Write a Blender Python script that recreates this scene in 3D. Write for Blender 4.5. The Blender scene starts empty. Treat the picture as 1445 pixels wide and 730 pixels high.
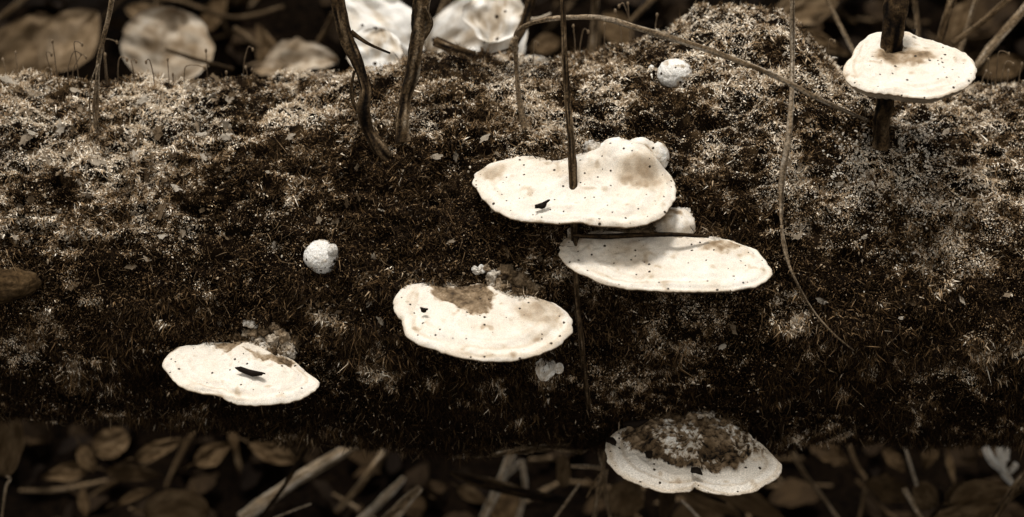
import bpy, math, random
import numpy as np
from mathutils import Vector
S = bpy.context.scene
COL = S.collection
# ------------------------------------------------------------------ camera
PITCH = math.radians(27); DIST = 2.4; FPX = 3518.0
D = np.array([0, math.cos(PITCH), -math.sin(PITCH)])      # view direction
U = np.array([0, math.sin(PITCH), math.cos(PITCH)])       # camera up
F = -D
AX = np.array([0, 0, 0.40])                                # log axis point the camera looks at
CAM = AX - D * DIST
cd = bpy.data.cameras.new('camera'); cam = bpy.data.objects.new('camera', cd); COL.objects.link(cam)
cam.location = CAM; cam.rotation_euler = (math.radians(90) - PITCH, 0, 0)
cd.sensor_width = 36; cd.lens = 36 * FPX / 1445
cd.clip_start = 0.05; cd.clip_end = 200
cd.dof.use_dof = True; cd.dof.focus_distance = DIST - 0.17; cd.dof.aperture_fstop = 3.2
S.camera = cam
# ------------------------------------------------------------------ light
SUN_EL, SUN_AZ = math.radians(83), math.radians(-75)      # high soft light from behind the log, a little from the left
w = bpy.data.worlds.new('World'); S.world = w; w.use_nodes = True
nt = w.node_tree; bg = nt.nodes['Background']
sky = nt.nodes.new('ShaderNodeTexSky'); sky.sky_type = 'NISHITA'; sky.sun_disc = False
sky.sun_elevation = SUN_EL; sky.sun_rotation = SUN_AZ
hs = nt.nodes.new('ShaderNodeHueSaturation'); hs.inputs['Saturation'].default_value = 0.0
mx = nt.nodes.new('ShaderNodeMix'); mx.data_type = 'RGBA'; mx.blend_type = 'MULTIPLY'
mx.inputs['Factor'].default_value = 1; mx.inputs[7].default_value = (1.0, 0.96, 0.90, 1)
nt.links.new(sky.outputs[0], hs.inputs['Color']); nt.links.new(hs.outputs[0], mx.inputs[6])
nt.links.new(mx.outputs[2], bg.inputs['Color']); bg.inputs['Strength'].default_value = 0.085
sl = bpy.data.lights.new('sun', 'SUN'); sl.energy = 1.5; sl.angle = math.radians(11); sl.color = (1, 0.98, 0.955)
so = bpy.data.objects.new('sun', sl); COL.objects.link(so)
sd = Vector((math.cos(SUN_EL) * math.sin(SUN_AZ), math.cos(SUN_EL) * math.cos(SUN_AZ), math.sin(SUN_EL)))
so.rotation_euler = sd.to_track_quat('Z', 'Y').to_euler(); so.location = (0, 0, 5)
S.view_settings.view_transform = 'Standard'; S.view_settings.look = 'None'
S.view_settings.exposure = 1.2; S.view_settings.gamma = 1
S.render.engine = 'CYCLES'

# ------------------------------------------------------------------ maths helpers
rng = np.random.default_rng(7); random.seed(7)
LAT = rng.random((64, 64, 64))
def vnoise(p):
    p = np.asarray(p, float); i = np.floor(p).astype(int); f = p - i; f = f * f * (3 - 2 * f)
    r = 0
    for dx in (0, 1):
        for dy in (0, 1):
            for dz in (0, 1):
                wgt = (f[..., 0] if dx else 1 - f[..., 0]) * (f[..., 1] if dy else 1 - f[..., 1]) * (f[..., 2] if dz else 1 - f[..., 2])
                r = r + wgt * LAT[(i[..., 0] + dx) % 64, (i[..., 1] + dy) % 64, (i[..., 2] + dz) % 64]
    return r * 2 - 1
def fbm(p, o=4, g=0.5):
    a, r, q = 1.0, 0, np.asarray(p, float)
    for k in range(o):
        r = r + a * vnoise(q + 17.3 * k); q = q * 2.03; a *= g
    return r
def smooth(a, b, x):
    t = np.clip((x - a) / (b - a), 0, 1); return t * t * (3 - 2 * t)
def tone(v):
    """sepia colour (linear) for a grey value 0..1 (sRGB-like brightness)"""
    v = np.clip(np.asarray(v, float), 0, 1)
    xs = [0, 0.25, 0.5, 0.75, 1.0]
    cols = [(9, 4, 1), (77, 60, 39), (142, 121, 95), (204, 190, 170), (240, 236, 228)]
    c = np.stack([np.interp(v, xs, [q[k] / 255 for q in cols]) for k in range(3)], -1)
    return np.where(c <= 0.04045, c / 12.92, ((c + 0.055) / 1.055) ** 2.4)
def proj(P):
    q = np.asarray(P, float) - CAM; z = q @ D
    return np.stack([722.5 + FPX * q[..., 0] / z, 365 - FPX * (q @ U) / z], -1)
def ray(px, py):
    r = D + (px - 722.5) / FPX * np.array([1, 0, 0]) + (365 - py) / FPX * U
    return r
def at(px, py, y):
    """where the line of sight through a picture point meets the upright plane at depth y"""
    r = ray(px, py); return CAM + r * ((y - CAM[1]) / r[1])
def inpoly(pts, poly):
    x, y = pts[..., 0], pts[..., 1]; r = np.zeros(x.shape, bool); n = len(poly); j = n - 1
    for i in range(n):
        xi, yi = poly[i]; xj, yj = poly[j]
        c = ((yi > y) != (yj > y)) & (x < (xj - xi) * (y - yi) / (yj - yi + 1e-12) + xi)
        r ^= c; j = i
    return r
def spline(pts, n, closed=False):
    P = np.asarray(pts, float); m = len(P); out = []
    segs = m if closed else m - 1
    per = max(2, int(math.ceil(n / segs)))
    for i in range(segs):
        g = (lambda k: P[k % m]) if closed else (lambda k: P[min(max(k, 0), m - 1)])
        a, b, c, d = g(i - 1), g(i), g(i + 1), g(i + 2)
        for k in range(per):
            t = k / per
            out.append(0.5 * (2 * b + (c - a) * t + (2 * a - 5 * b + 4 * c - d) * t * t + (3 * b - a - 3 * c + d) * t ** 3))
    if not closed: out.append(P[-1])
    return np.array(out)

# ------------------------------------------------------------------ object helpers
def mesh(name, V, Fc, mat=None, parent=None, colr=None, smoothed=True, sizes=None):
    me = bpy.data.meshes.new(name); V = np.asarray(V, float)
    if isinstance(Fc, np.ndarray):
        k = Fc.shape[1]; n = len(Fc)
        me.vertices.add(len(V)); me.vertices.foreach_set('co', V.ravel())
        me.loops.add(n * k); me.loops.foreach_set('vertex_index', Fc.ravel().astype(np.int32))
        me.polygons.add(n); me.polygons.foreach_set('loop_start', np.arange(0, n * k, k, dtype=np.int32))
        me.polygons.foreach_set('loop_total', np.full(n, k, dtype=np.int32))
        me.update(calc_edges=True)
    else:
        me.from_pydata([tuple(v) for v in V], [], Fc)
    me.validate()
    if smoothed: me.polygons.foreach_set('use_smooth', np.ones(len(me.polygons), bool))
    if colr is not None:
        a = me.color_attributes.new('tint', 'FLOAT_COLOR', 'POINT')
        c = np.ones((len(V), 4)); c[:, :3] = colr; a.data.foreach_set('color', c.ravel())
    if mat: me.materials.append(mat)
    o = bpy.data.objects.new(name, me); COL.objects.link(o)
    if parent: o.parent = parent
    return o
def tag(o, label=None, cat=None, group=None, kind=None):
    if label: o['label'] = label
    if cat: o['category'] = cat
    if group: o['group'] = group
    if kind: o['kind'] = kind
    return o
def empty(name, loc, label, cat, group=None):
    o = bpy.data.objects.new(name, None); COL.objects.link(o); o.location = tuple(loc); o.empty_display_size = 0.01
    return tag(o, label, cat, group)
def rel(V, root): return np.asarray(V) - np.array(root.location)

# ------------------------------------------------------------------ materials
def mat(name, tint=True, base=0.3, rough=0.7, spec=0.3, grain=0.15, gscale=900, bump=0.3, bscale=400, sss=0, speck=0, speckscale=160, lines=0, transl=0):
    m = bpy.data.materials.new(name); m.use_nodes = True; t = m.node_tree; N = t.nodes; L = t.links
    b = N['Principled BSDF']; b.inputs['Roughness'].default_value = rough; b.inputs['Specular IOR Level'].default_value = spec
    geo = N.new('ShaderNodeTexCoord'); co = geo.outputs['Object']
    if tint:
        a = N.new('ShaderNodeAttribute'); a.attribute_name = 'tint'; c = a.outputs['Color']
    else:
        a = N.new('ShaderNodeRGB'); a.outputs[0].default_value = (*tone(base), 1); c = a.outputs[0]
    def noise(sc, det=3, rgh=0.6):
        n = N.new('ShaderNodeTexNoise'); n.inputs['Scale'].default_value = sc; n.inputs['Detail'].default_value = det
        n.inputs['Roughness'].default_value = rgh; L.new(co, n.inputs['Vector']); return n
    def mul(c, val_out):
        m_ = N.new('ShaderNodeMix'); m_.data_type = 'RGBA'; m_.blend_type = 'MULTIPLY'; m_.inputs['Factor'].default_value = 1
        L.new(c, m_.inputs[6]); L.new(val_out, m_.inputs[7]); return m_.outputs[2]
    def rng_(src, a0, a1, b0, b1):
        r = N.new('ShaderNodeMapRange'); r.inputs[1].default_value = a0; r.inputs[2].default_value = a1
        r.inputs[3].default_value = b0; r.inputs[4].default_value = b1; L.new(src, r.inputs[0]); return r.outputs[0]
    if grain:
        n = noise(gscale, 2, 0.7); c = mul(c, rng_(n.outputs['Fac'], 0.3, 0.7, 1 - grain * 1.6, 1.0 + grain * 0.4))
        n = noise(gscale * 0.05, 4, 0.6); g2 = grain * (0.35 if sss else 1.0); c = mul(c, rng_(n.outputs['Fac'], 0.3, 0.7, 1 - g2, 1.0 + g2 * 0.3))
    if speck:
        v = N.new('ShaderNodeTexVoronoi'); v.inputs['Scale'].default_value = speckscale; v.inputs['Randomness'].default_value = 1
        L.new(co, v.inputs['Vector'])
        # only some cells carry a dark grain, and grain sizes differ
        sep = N.new('ShaderNodeSeparateColor'); L.new(v.outputs['Color'], sep.inputs[0])
        size = rng_(sep.outputs[0], 1 - speck, 1.0, 0.0, 0.36)
        lt = N.new('ShaderNodeMath'); lt.operation = 'LESS_THAN'; L.new(v.outputs['Distance'], lt.inputs[0]); L.new(size, lt.inputs[1])
        mm = N.new('ShaderNodeMix'); mm.data_type = 'RGBA'; L.new(lt.outputs[0], mm.inputs['Factor'])
        L.new(c, mm.inputs[6]); mm.inputs[7].default_value = (*tone(0.13), 1); c = mm.outputs[2]
    if lines:
        wv = N.new('ShaderNodeTexWave'); wv.wave_type = 'BANDS'; wv.inputs['Scale'].default_value = lines; wv.inputs['Distortion'].default_value = 6
        wv.inputs['Detail'].default_value = 3; L.new(co, wv.inputs['Vector']); c = mul(c, rng_(wv.outputs['Fac'], 0, 1, 0.5, 1.1))
    L.new(c, b.inputs['Base Color'])
    if bump:
        n = noise(bscale, 4, 0.65); bp = N.new('ShaderNodeBump'); bp.inputs['Strength'].default_value = bump; bp.inputs['Distance'].default_value = 0.002
        L.new(n.outputs['Fac'], bp.inputs['Height']); L.new(bp.outputs[0], b.inputs['Normal'])
    if sss:
        b.inputs['Subsurface Weight'].default_value = sss; b.inputs['Subsurface Scale'].default_value = 0.004
        b.inputs['Subsurface Radius'].default_value = (1, 0.7, 0.5)
    if transl:
        b.inputs['Transmission Weight'].default_value = 0
        tr = N.new('ShaderNodeBsdfTranslucent'); L.new(c, tr.inputs[0]); ms = N.new('ShaderNodeMixShader'); ms.inputs[0].default_value = transl
        L.new(b.outputs[0], ms.inputs[1]); L.new(tr.outputs[0], ms.inputs[2]); L.new(ms.outputs[0], N['Material Output'].inputs[0])
    return m
M_BARK = mat('rotting_bark', grain=0.35, gscale=300, bump=0.8, bscale=180, spec=0.03, rough=0.95)
M_MOSS = mat('moss_green', grain=0, bump=0, rough=0.8, spec=0.06)
M_CAP = mat('white_cap_skin', grain=0.2, gscale=1250, bump=0.35, bscale=260, spec=0.2, speck=0.2, speckscale=260, sss=0.15)
M_CRUST = mat('crumbly_crust', grain=0.4, gscale=500, bump=1.0, bscale=420, spec=0.1)
M_PORE = mat('pore_surface', grain=0.3, gscale=700, bump=0.5, bscale=700, spec=0.1)
M_TWIG = mat('twig_bark', grain=0.5, gscale=500, bump=0.9, bscale=350, spec=0.06, rough=0.85)
M_STALK = mat('stalk_skin', grain=0.3, gscale=500, bump=0.4, bscale=500, spec=0.3)
M_LEAF = mat('dead_leaf', grain=0.18, gscale=500, bump=0.5, bscale=120, rough=0.75, spec=0.06, transl=0.15)
M_PALE = mat('bleached_leaf', grain=0.1, gscale=900, bump=0.3, bscale=90, rough=0.7, spec=0.1, speck=0.22, speckscale=120, transl=0.1)
M_SOIL = mat('leaf_soil', tint=False, base=0.03, grain=0.6, gscale=120, bump=1, bscale=60, spec=0.02, rough=0.95)
M_CHIP = mat('black_chip', tint=False, base=0.06, grain=0.3, bump=0.5, spec=0.08)
M_LICHEN = mat('pale_lichen', grain=0.3, gscale=700, bump=0.8, bscale=500, spec=0.1)

# ------------------------------------------------------------------ the log
TOPX = [-900, -300, 0, 150, 300, 400, 480, 530, 600, 650, 700, 760, 830, 880, 930, 970, 1010, 1060, 1105, 1135, 1165, 1195, 1240, 1300, 1445, 1900, 2400]
TOPY = [112, 104, 108, 116, 117, 113, 104, 92, 76, 80, 88, 90, 80, 66, 44, 18, 4, 2, 14, 42, 78, 104, 120, 121, 122, 118, 122]
BOTX = [-900, 0, 120, 250, 400, 560, 640, 720, 860, 1000, 1200, 1445, 2400]
BOTY = [565, 571, 581, 592, 606, 622, 630, 627, 620, 616, 618, 622, 625]
def pxr(p): return DIST * np.sin(np.arctan(p / FPX))
def log_R(x, a):
    px = 722.5 + x * FPX / DIST
    top = 358 - np.interp(px, TOPX, TOPY); bot = np.interp(px, BOTX, BOTY) - 365
    base = np.minimum(top, 263)
    ca = np.cos(a); wt = (1 + ca) / 2
    r = pxr(base) * wt + pxr(bot) * (1 - wt)
    hump = pxr(top) - pxr(base)
    return r + hump * np.clip(np.cos(np.clip((a - 0.05), -1.5, 1.5)), 0, 1) ** 3.0
def log_pt(x, a, disp=True):
    x = np.asarray(x, float); a = np.asarray(a, float)
    r = log_R(x, a)
    dirv = np.cos(a)[..., None] * U + np.sin(a)[..., None] * F
    P = AX + dirv * r[..., None]; P = P + x[..., None] * np.array([1, 0, 0])
    if disp:
        q = np.stack([x, np.cos(a) * 0.18, np.sin(a) * 0.18], -1)
        n1 = fbm(q * np.array([9, 16, 16]) + 3, 3)
        # plates and ledges running along the grain
        n2 = np.abs(fbm(q * np.array([34, 62, 62]) + 9, 3))
        n3 = fbm(q * np.array([90, 120, 120]) + 5, 2)
        top = smooth(-0.2, 0.5, np.cos(a))
        n4 = fbm(q * np.array([32, 48, 48]) + 41, 3)
        dsp = 0.0065 * n1 + 0.0055 * n4 - 0.016 * n2 * (0.45 + 0.8 * top) + 0.0022 * n3 + 0.005
        # smooth knot swelling at the left edge
        kx = (x + 0.505) / 0.045; ka = (a - 1.68) / 0.14
        dsp = dsp + 0.03 * np.exp(-(kx ** 2 + ka ** 2))
        P = P + dirv * dsp[..., None]
    return P
# lookup grid for line of sight -> log surface
_gx = np.linspace(-0.62, 0.62, 621); _ga = np.linspace(-0.25, math.pi + 0.15, 421)
_GX, _GA = np.meshgrid(_gx, _ga, indexing='ij'); _GP = log_pt(_GX, _GA); _GJ = proj(_GP)
_GN = np.cross(np.gradient(_GP, axis=1), np.gradient(_GP, axis=0)); _GN /= np.linalg.norm(_GN, axis=-1, keepdims=True)
if (_GN[300, 200] @ F) < 0: _GN = -_GN
def hit(px, py):
    d = (_GJ[..., 0] - px) ** 2 + (_GJ[..., 1] - py) ** 2
    dep = (_GP - CAM) @ D
    cand = d < 6
    if cand.any():
        s = np.where(cand, dep, 1e9); k = np.unravel_index(np.argmin(s), s.shape)
    else: k = np.unravel_index(np.argmin(d), d.shape)
    return _GP[k], _GN[k]
NX, NA = 760, 320
xs = np.concatenate([np.linspace(-1.5, -0.62, 60, endpoint=False), np.linspace(-0.62, 0.62, NX - 120), np.linspace(0.62, 1.5, 61)[1:]])
NX = len(xs)
aa = np.linspace(0, 2 * math.pi, NA, endpoint=False)
X, A = np.meshgrid(xs, aa, indexing='ij'); P = log_pt(X, A)
P = P - (np.cos(A)[..., None] * U + np.sin(A)[..., None] * F) * 0.0022       # bare wood lies under the moss
idx = np.arange(NX * NA).reshape(NX, NA); nxt = np.roll(idx, -1, axis=1)
Q = np.stack([idx[:-1].ravel(), idx[1:].ravel(), nxt[1:].ravel(), nxt[:-1].ravel()], -1)
tn = 0.05 + 0.05 * fbm(P * 40, 3) + 0.22 * smooth(0.2, 0.9, fbm(P * np.array([60, 130, 130]) + 8, 3)) * smooth(0, 0.6, np.cos(A))
logo = empty('fallen_log', (0, 0, AX[2]), 'thick moss covered fallen log lying across the whole picture', 'log')
trunk = mesh('trunk', rel(P.reshape(-1, 3), logo), Q, M_BARK, logo, tone(tn.ravel()))
for e, s in ((0, -1), (NX - 1, 1)):
    ring = P[e]; c = ring.mean(0)
    V = np.concatenate([c[None] + (ring - c) * k for k in (1.0, 0.75, 0.5, 0.25)] + [c[None]]); n = NA
    Fc = []
    for k in range(3):
        for i in range(n):
            j = (i + 1) % n; q = (k * n + i, k * n + j, (k + 1) * n + j, (k + 1) * n + i); Fc.append(q if s < 0 else q[::-1])
    for i in range(n):
        j = (i + 1) % n; q = (3 * n + i, 3 * n + j, 4 * n); Fc.append(q if s < 0 else q[::-1])
    V = V + np.random.default_rng(3).normal(0, 0.0015, V.shape) * np.array([1, 0, 0])
    mesh('cut_end', rel(V, logo), Fc, M_BARK, logo, tone(0.3 + 0.1 * fbm(V * 60, 2)))

# ------------------------------------------------------------------ moss on the log
def blades(base, dirs, length, width, tint, bend, name, matl):
    """small kinked leaflets, two triangles each"""
    n = len(base); r = np.random.default_rng(11)
    side = np.cross(dirs, r.normal(size=(n, 3))); side /= np.linalg.norm(side, axis=1, keepdims=True) + 1e-9
    w2 = (width / 2)[:, None]; l = length[:, None]
    mid = base + dirs * l * 0.5
    tip = base + dirs * l * 0.85 + bend * l * 0.45
    V = np.stack([base, mid + side * w2, tip, mid - side * w2], 1).reshape(-1, 3)
    k = np.arange(n)[:, None] * 4
    T = np.concatenate([k + np.array([[0, 1, 3]]), k + np.array([[1, 2, 3]])])
    return mesh(name, V, T, matl, None, np.repeat(tint, 4, axis=0), smoothed=False)
def sample_log(n, seed, x0=-0.6, x1=0.6, a0=-0.35, a1=math.pi + 0.2):
    r = np.random.default_rng(seed); x = r.uniform(x0, x1, n); a = r.uniform(a0, a1, n)
    p = log_pt(x, a); e = 0.0015
    px_ = log_pt(x + e, a); pa = log_pt(x, a + e / 0.18)
    nn = np.cross(pa - p, px_ - p); nn /= np.linalg.norm(nn, axis=1, keepdims=True)
    rad = np.cos(a)[:, None] * U + np.sin(a)[:, None] * F
    s = np.sign((nn * rad).sum(1)); nn *= s[:, None]
    return x, a, p, nn, rad, r
def moss_tint(px, py, a, p, r, n):
    """sprig colours: dull living moss, bleached dead tips in patches; top light and underside shade painted in"""
    sc = np.array([0.8, 1, 1])
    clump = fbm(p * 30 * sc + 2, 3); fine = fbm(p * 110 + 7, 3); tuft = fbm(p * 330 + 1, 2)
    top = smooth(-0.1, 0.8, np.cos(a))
    hollow = np.exp(-(((px - 500) / 190) ** 2 + ((py - 310) / 110) ** 2))        # a patch of darker moss
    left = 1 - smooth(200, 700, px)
    pale = 0.85 * clump + 0.75 * fine + 0.72 * top + 0.25 * left * smooth(430, 300, py) + 0.17 * smooth(640, 1000, px) * smooth(420, 330, py) + 0.10 * smooth(900, 1250, px) - 0.33 - 0.40 * hollow - 0.15 * smooth(480, 600, py)  # paler top and upper left: light from above painted into the sprig colour
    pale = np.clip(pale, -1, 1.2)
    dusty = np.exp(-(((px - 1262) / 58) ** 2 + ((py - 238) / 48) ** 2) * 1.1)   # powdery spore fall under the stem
    v = 0.035 + 0.44 * r.random(n) ** 2.8 * (1 - 0.6 * smooth(-0.3, -0.85, np.cos(a))) + 0.26 * top * (1 - 0.6 * hollow) * r.random(n) * smooth(-0.5, 0.3, clump) + 0.80 * np.clip(pale + 0.35 * tuft, 0, 1) * (0.35 + 0.8 * r.random(n))  # underside sprigs darkened: the log's own shade painted into their colour
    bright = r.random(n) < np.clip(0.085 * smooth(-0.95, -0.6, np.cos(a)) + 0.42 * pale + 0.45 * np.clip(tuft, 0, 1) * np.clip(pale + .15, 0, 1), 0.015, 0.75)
    v = np.where(bright, 0.55 + 0.50 * r.random(n) * (0.6 + np.clip(pale, 0, 1)), v)
    v = np.where(r.random(n) < dusty * 0.75 * (fine > -0.15), 0.92, v)
    return v
n = 950000
x, a, p, nn, rad, r = sample_log(n, 21)
J = proj(p)
hgt = 0.3 + 1.25 * smooth(-0.5, 0.7, fbm(p * 28 + 31, 3))
knot = np.exp(-(((x + 0.505) / 0.05) ** 2 + ((a - 1.68) / 0.16) ** 2)) > 0.45
keep = ~(knot & (r.random(n) < 0.93)) & (fbm(p * 55 + 77, 2) > -0.95)
side = smooth(0.3, -0.5, np.cos(a))
down = np.array([0, 0, -1.0])
dirs = nn * 0.75 + rad * 0.25 + r.normal(0, 0.85, (n, 3)) + down * (0.1 + 0.6 * side)[:, None]
dirs /= np.linalg.norm(dirs, axis=1, keepdims=True)
bend = down * (0.1 + 0.5 * side)[:, None] + r.normal(0, 1.0, (n, 3))
ln = (0.0017 + 0.0031 * r.random(n) ** 1.5) * hgt * (1 + 0.35 * side); wd = 0.0007 + 0.0009 * r.random(n) ** 2
ln = ln * np.where(r.random(n) < 0.03, 1.9, 1.0)
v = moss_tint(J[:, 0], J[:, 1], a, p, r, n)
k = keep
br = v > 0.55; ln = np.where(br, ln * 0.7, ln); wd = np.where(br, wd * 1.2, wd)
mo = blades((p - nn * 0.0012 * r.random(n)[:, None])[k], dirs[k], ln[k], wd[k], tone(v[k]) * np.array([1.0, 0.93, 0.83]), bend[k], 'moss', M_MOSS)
tag(mo, 'carpet of short moss covering the fallen log', 'moss', kind='stuff')
# loose curved strands hanging in the moss
def strands(n, seed, l0, l1, wdt, name, label, vlo, vhi, a0, a1, droop):
    x, a, p, nn, rad, r = sample_log(n, seed, a0=a0, a1=a1)
    seg = 6; d = nn * 0.6 + r.normal(0, 0.5, (n, 3)) + down * 0.3; L = r.uniform(l0, l1, n)[:, None] / seg
    curl = r.normal(0, 0.45, (n, 3)) + down * droop
    sd_ = np.cross(d, r.normal(size=(n, 3))); sd_ /= np.linalg.norm(sd_, axis=1, keepdims=True)
    V = []; q = p.copy()
    for s in range(seg + 1):
        ww = wdt * (1 - 0.8 * s / seg); V += [q - sd_ * ww / 2, q + sd_ * ww / 2]
        d = d + curl * 0.5; d /= np.linalg.norm(d, axis=1, keepdims=True); q = q + d * L
        # strands lie on the bark rather than sink in
    V = np.stack(V, 1).reshape(-1, 3); k = np.arange(n)[:, None] * (2 * seg + 2)
    T = np.concatenate([k + np.array([[2 * s, 2 * s + 1, 2 * s + 3, 2 * s + 2]]) for s in range(seg)])
    t = tone(np.repeat(r.uniform(vlo, vhi, n), 2 * seg + 2))
    return tag(mesh(name, V, T, M_MOSS, None, t, False), label, 'moss', kind='stuff')
strands(9000, 5, 0.006, 0.017, 0.0006, 'moss_strands', 'loose curly moss strands hanging from the face of the log', 0.12, 0.45, 0.9, math.pi + 0.15, 0.1)
strands(3500, 6, 0.005, 0.013, 0.0006, 'moss_wisps', 'wispy moss strands standing on top of the log', 0.15, 0.5, -0.3, 0.9, 0.0)

# pale lichen and bark flakes on the log
def flake(r_, sz, seed):
    rr = np.random.default_rng(seed); n = 14; V = [(0, 0, 0.12)]; Fc = []
    for i in range(n):
        t = 2 * math.pi * i / n; q = 0.45 + 0.75 * rr.random(); V.append((math.cos(t) * q, math.sin(t) * q * 0.8, rr.uniform(-0.12, 0.3)))
    for i in range(n):
        V.append((V[1 + i][0] * 0.9, V[1 + i][1] * 0.9, V[1 + i][2] - 0.14))
    for i in range(n):
        j = (i + 1) % n; Fc += [(0, 1 + i, 1 + j), (1 + i, 1 + n + i, 1 + n + j, 1 + j)]
    return np.array(V) * sz, Fc
fl = []
for s in range(6):
    V, Fc = flake(None, 1.0, s); o = mesh('lichen_flake', V, Fc, M_LICHEN, None, np.tile(tone(0.42 + 0.07 * s), (len(V), 1)), False); fl.append(o.data); bpy.data.objects.remove(o)
rr = random.Random(4); cnt = 0
while cnt < 170:
    px = rr.uniform(5, 1440); py = rr.triangular(105, 560, 200) if px < 620 else rr.triangular(95, 590, 330)
    if rr.random() < 0.35: px = rr.uniform(5, 330); py = rr.uniform(110, 345)
    if px > 940 and px < 1180 and py > 30 and rr.random() < 0.3: py = rr.uniform(20, 200)
    p0, n0 = hit(px, py); cnt += 1
    sz = rr.uniform(0.0016, 0.0055) * (1.25 if py < 300 and px < 350 else 0.8)
    o = bpy.data.objects.new('lichen_flake', fl[cnt % 6]); COL.objects.link(o); o.parent = logo
    o.location = tuple(p0 + n0 * 0.0012 - np.array(logo.location)); nv = Vector(n0) + Vector((rr.gauss(0, .35), rr.gauss(0, .35), rr.gauss(0, .35) + 0.4))
    q = nv.to_track_quat('Z', 'X').to_euler(); q.rotate_axis('Z', rr.uniform(0, 6.28)); o.rotation_euler = q
    o.scale = (sz * rr.uniform(1, 1.7), sz, sz)

# gritty pale lichen: tiny crumbs, far too many to count
def crumbs(n, seed, wfun, s0, s1, v0, v1, name, lift, x0=-0.6, x1=0.6):
    x, a, p, nn, rad, r = sample_log(n, seed, x0, x1); J = proj(p); k = r.random(n) < wfun(J, p, a)
    p, nn, rad = p[k], nn[k], rad[k]; m = len(p); sz = (s0 + (s1 - s0) * r.random(m) ** 2)[:, None]
    t1 = np.cross(nn, r.normal(size=(m, 3))); t1 /= np.linalg.norm(t1, axis=1, keepdims=True); t2 = np.cross(nn, t1)
    c = p + nn * (lift * (0.5 + r.random(m)))[:, None]; V = []
    for j in range(5):
        t = j * 2 * math.pi / 5; q = r.uniform(0.5, 1.2, (m, 1)); V.append(c + (t1 * math.cos(t) + t2 * math.sin(t)) * sz * q + nn * sz * r.uniform(-.4, .2, (m, 1)))
    V.append(c + nn * sz * 0.35); V = np.stack(V, 1).reshape(-1, 3); k6 = np.arange(m)[:, None] * 6
    T = np.concatenate([k6 + np.array([[j, (j + 1) % 5, 5]]) for j in range(5)])
    o = mesh(name, rel(V, logo), T, M_LICHEN, logo, tone(np.repeat(r.uniform(v0, v1, m), 6)) * np.array([1.0, 0.96, 0.90]), False); o['kind'] = 'stuff'
def w_dust(J, p, a):
    g = np.exp(-(((J[:, 0] - 1225) / 45) ** 2 + ((J[:, 1] - 235) / 45) ** 2)) + 1.2 * np.exp(-(((J[:, 0] - 1290) / 34) ** 2 + ((J[:, 1] - 235) / 55) ** 2)) + 0.12 * np.exp(-(((J[:, 0] - 1285) / 70) ** 2 + ((J[:, 1] - 330) / 50) ** 2))
    return np.where((fbm(p * 130 + 4, 2) > -0.05) & (np.abs(J[:, 0] - 1250) > 14), g, 0)
crumbs(56000, 51, w_dust, 0.0005, 0.0016, 0.8, 1.0, 'lichen_powder', 0.0042, 0.27, 0.48)
def w_all(J, p, a):
    top = smooth(-0.3, 0.8, np.cos(a)); left = 1 - smooth(250, 750, J[:, 0])
    f = fbm(p * np.array([26, 45, 45]) + 61, 3); g = fbm(p * 150 + 12, 2)
    return np.where((f > 0.45 - 0.45 * left * top - 0.1 * top) & (g > -0.1), 0.08 + 0.45 * top * (0.3 + left), 0.003)
crumbs(60000, 52, w_all, 0.0004, 0.0019, 0.42, 0.85, 'lichen_crust', 0.0024)

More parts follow.
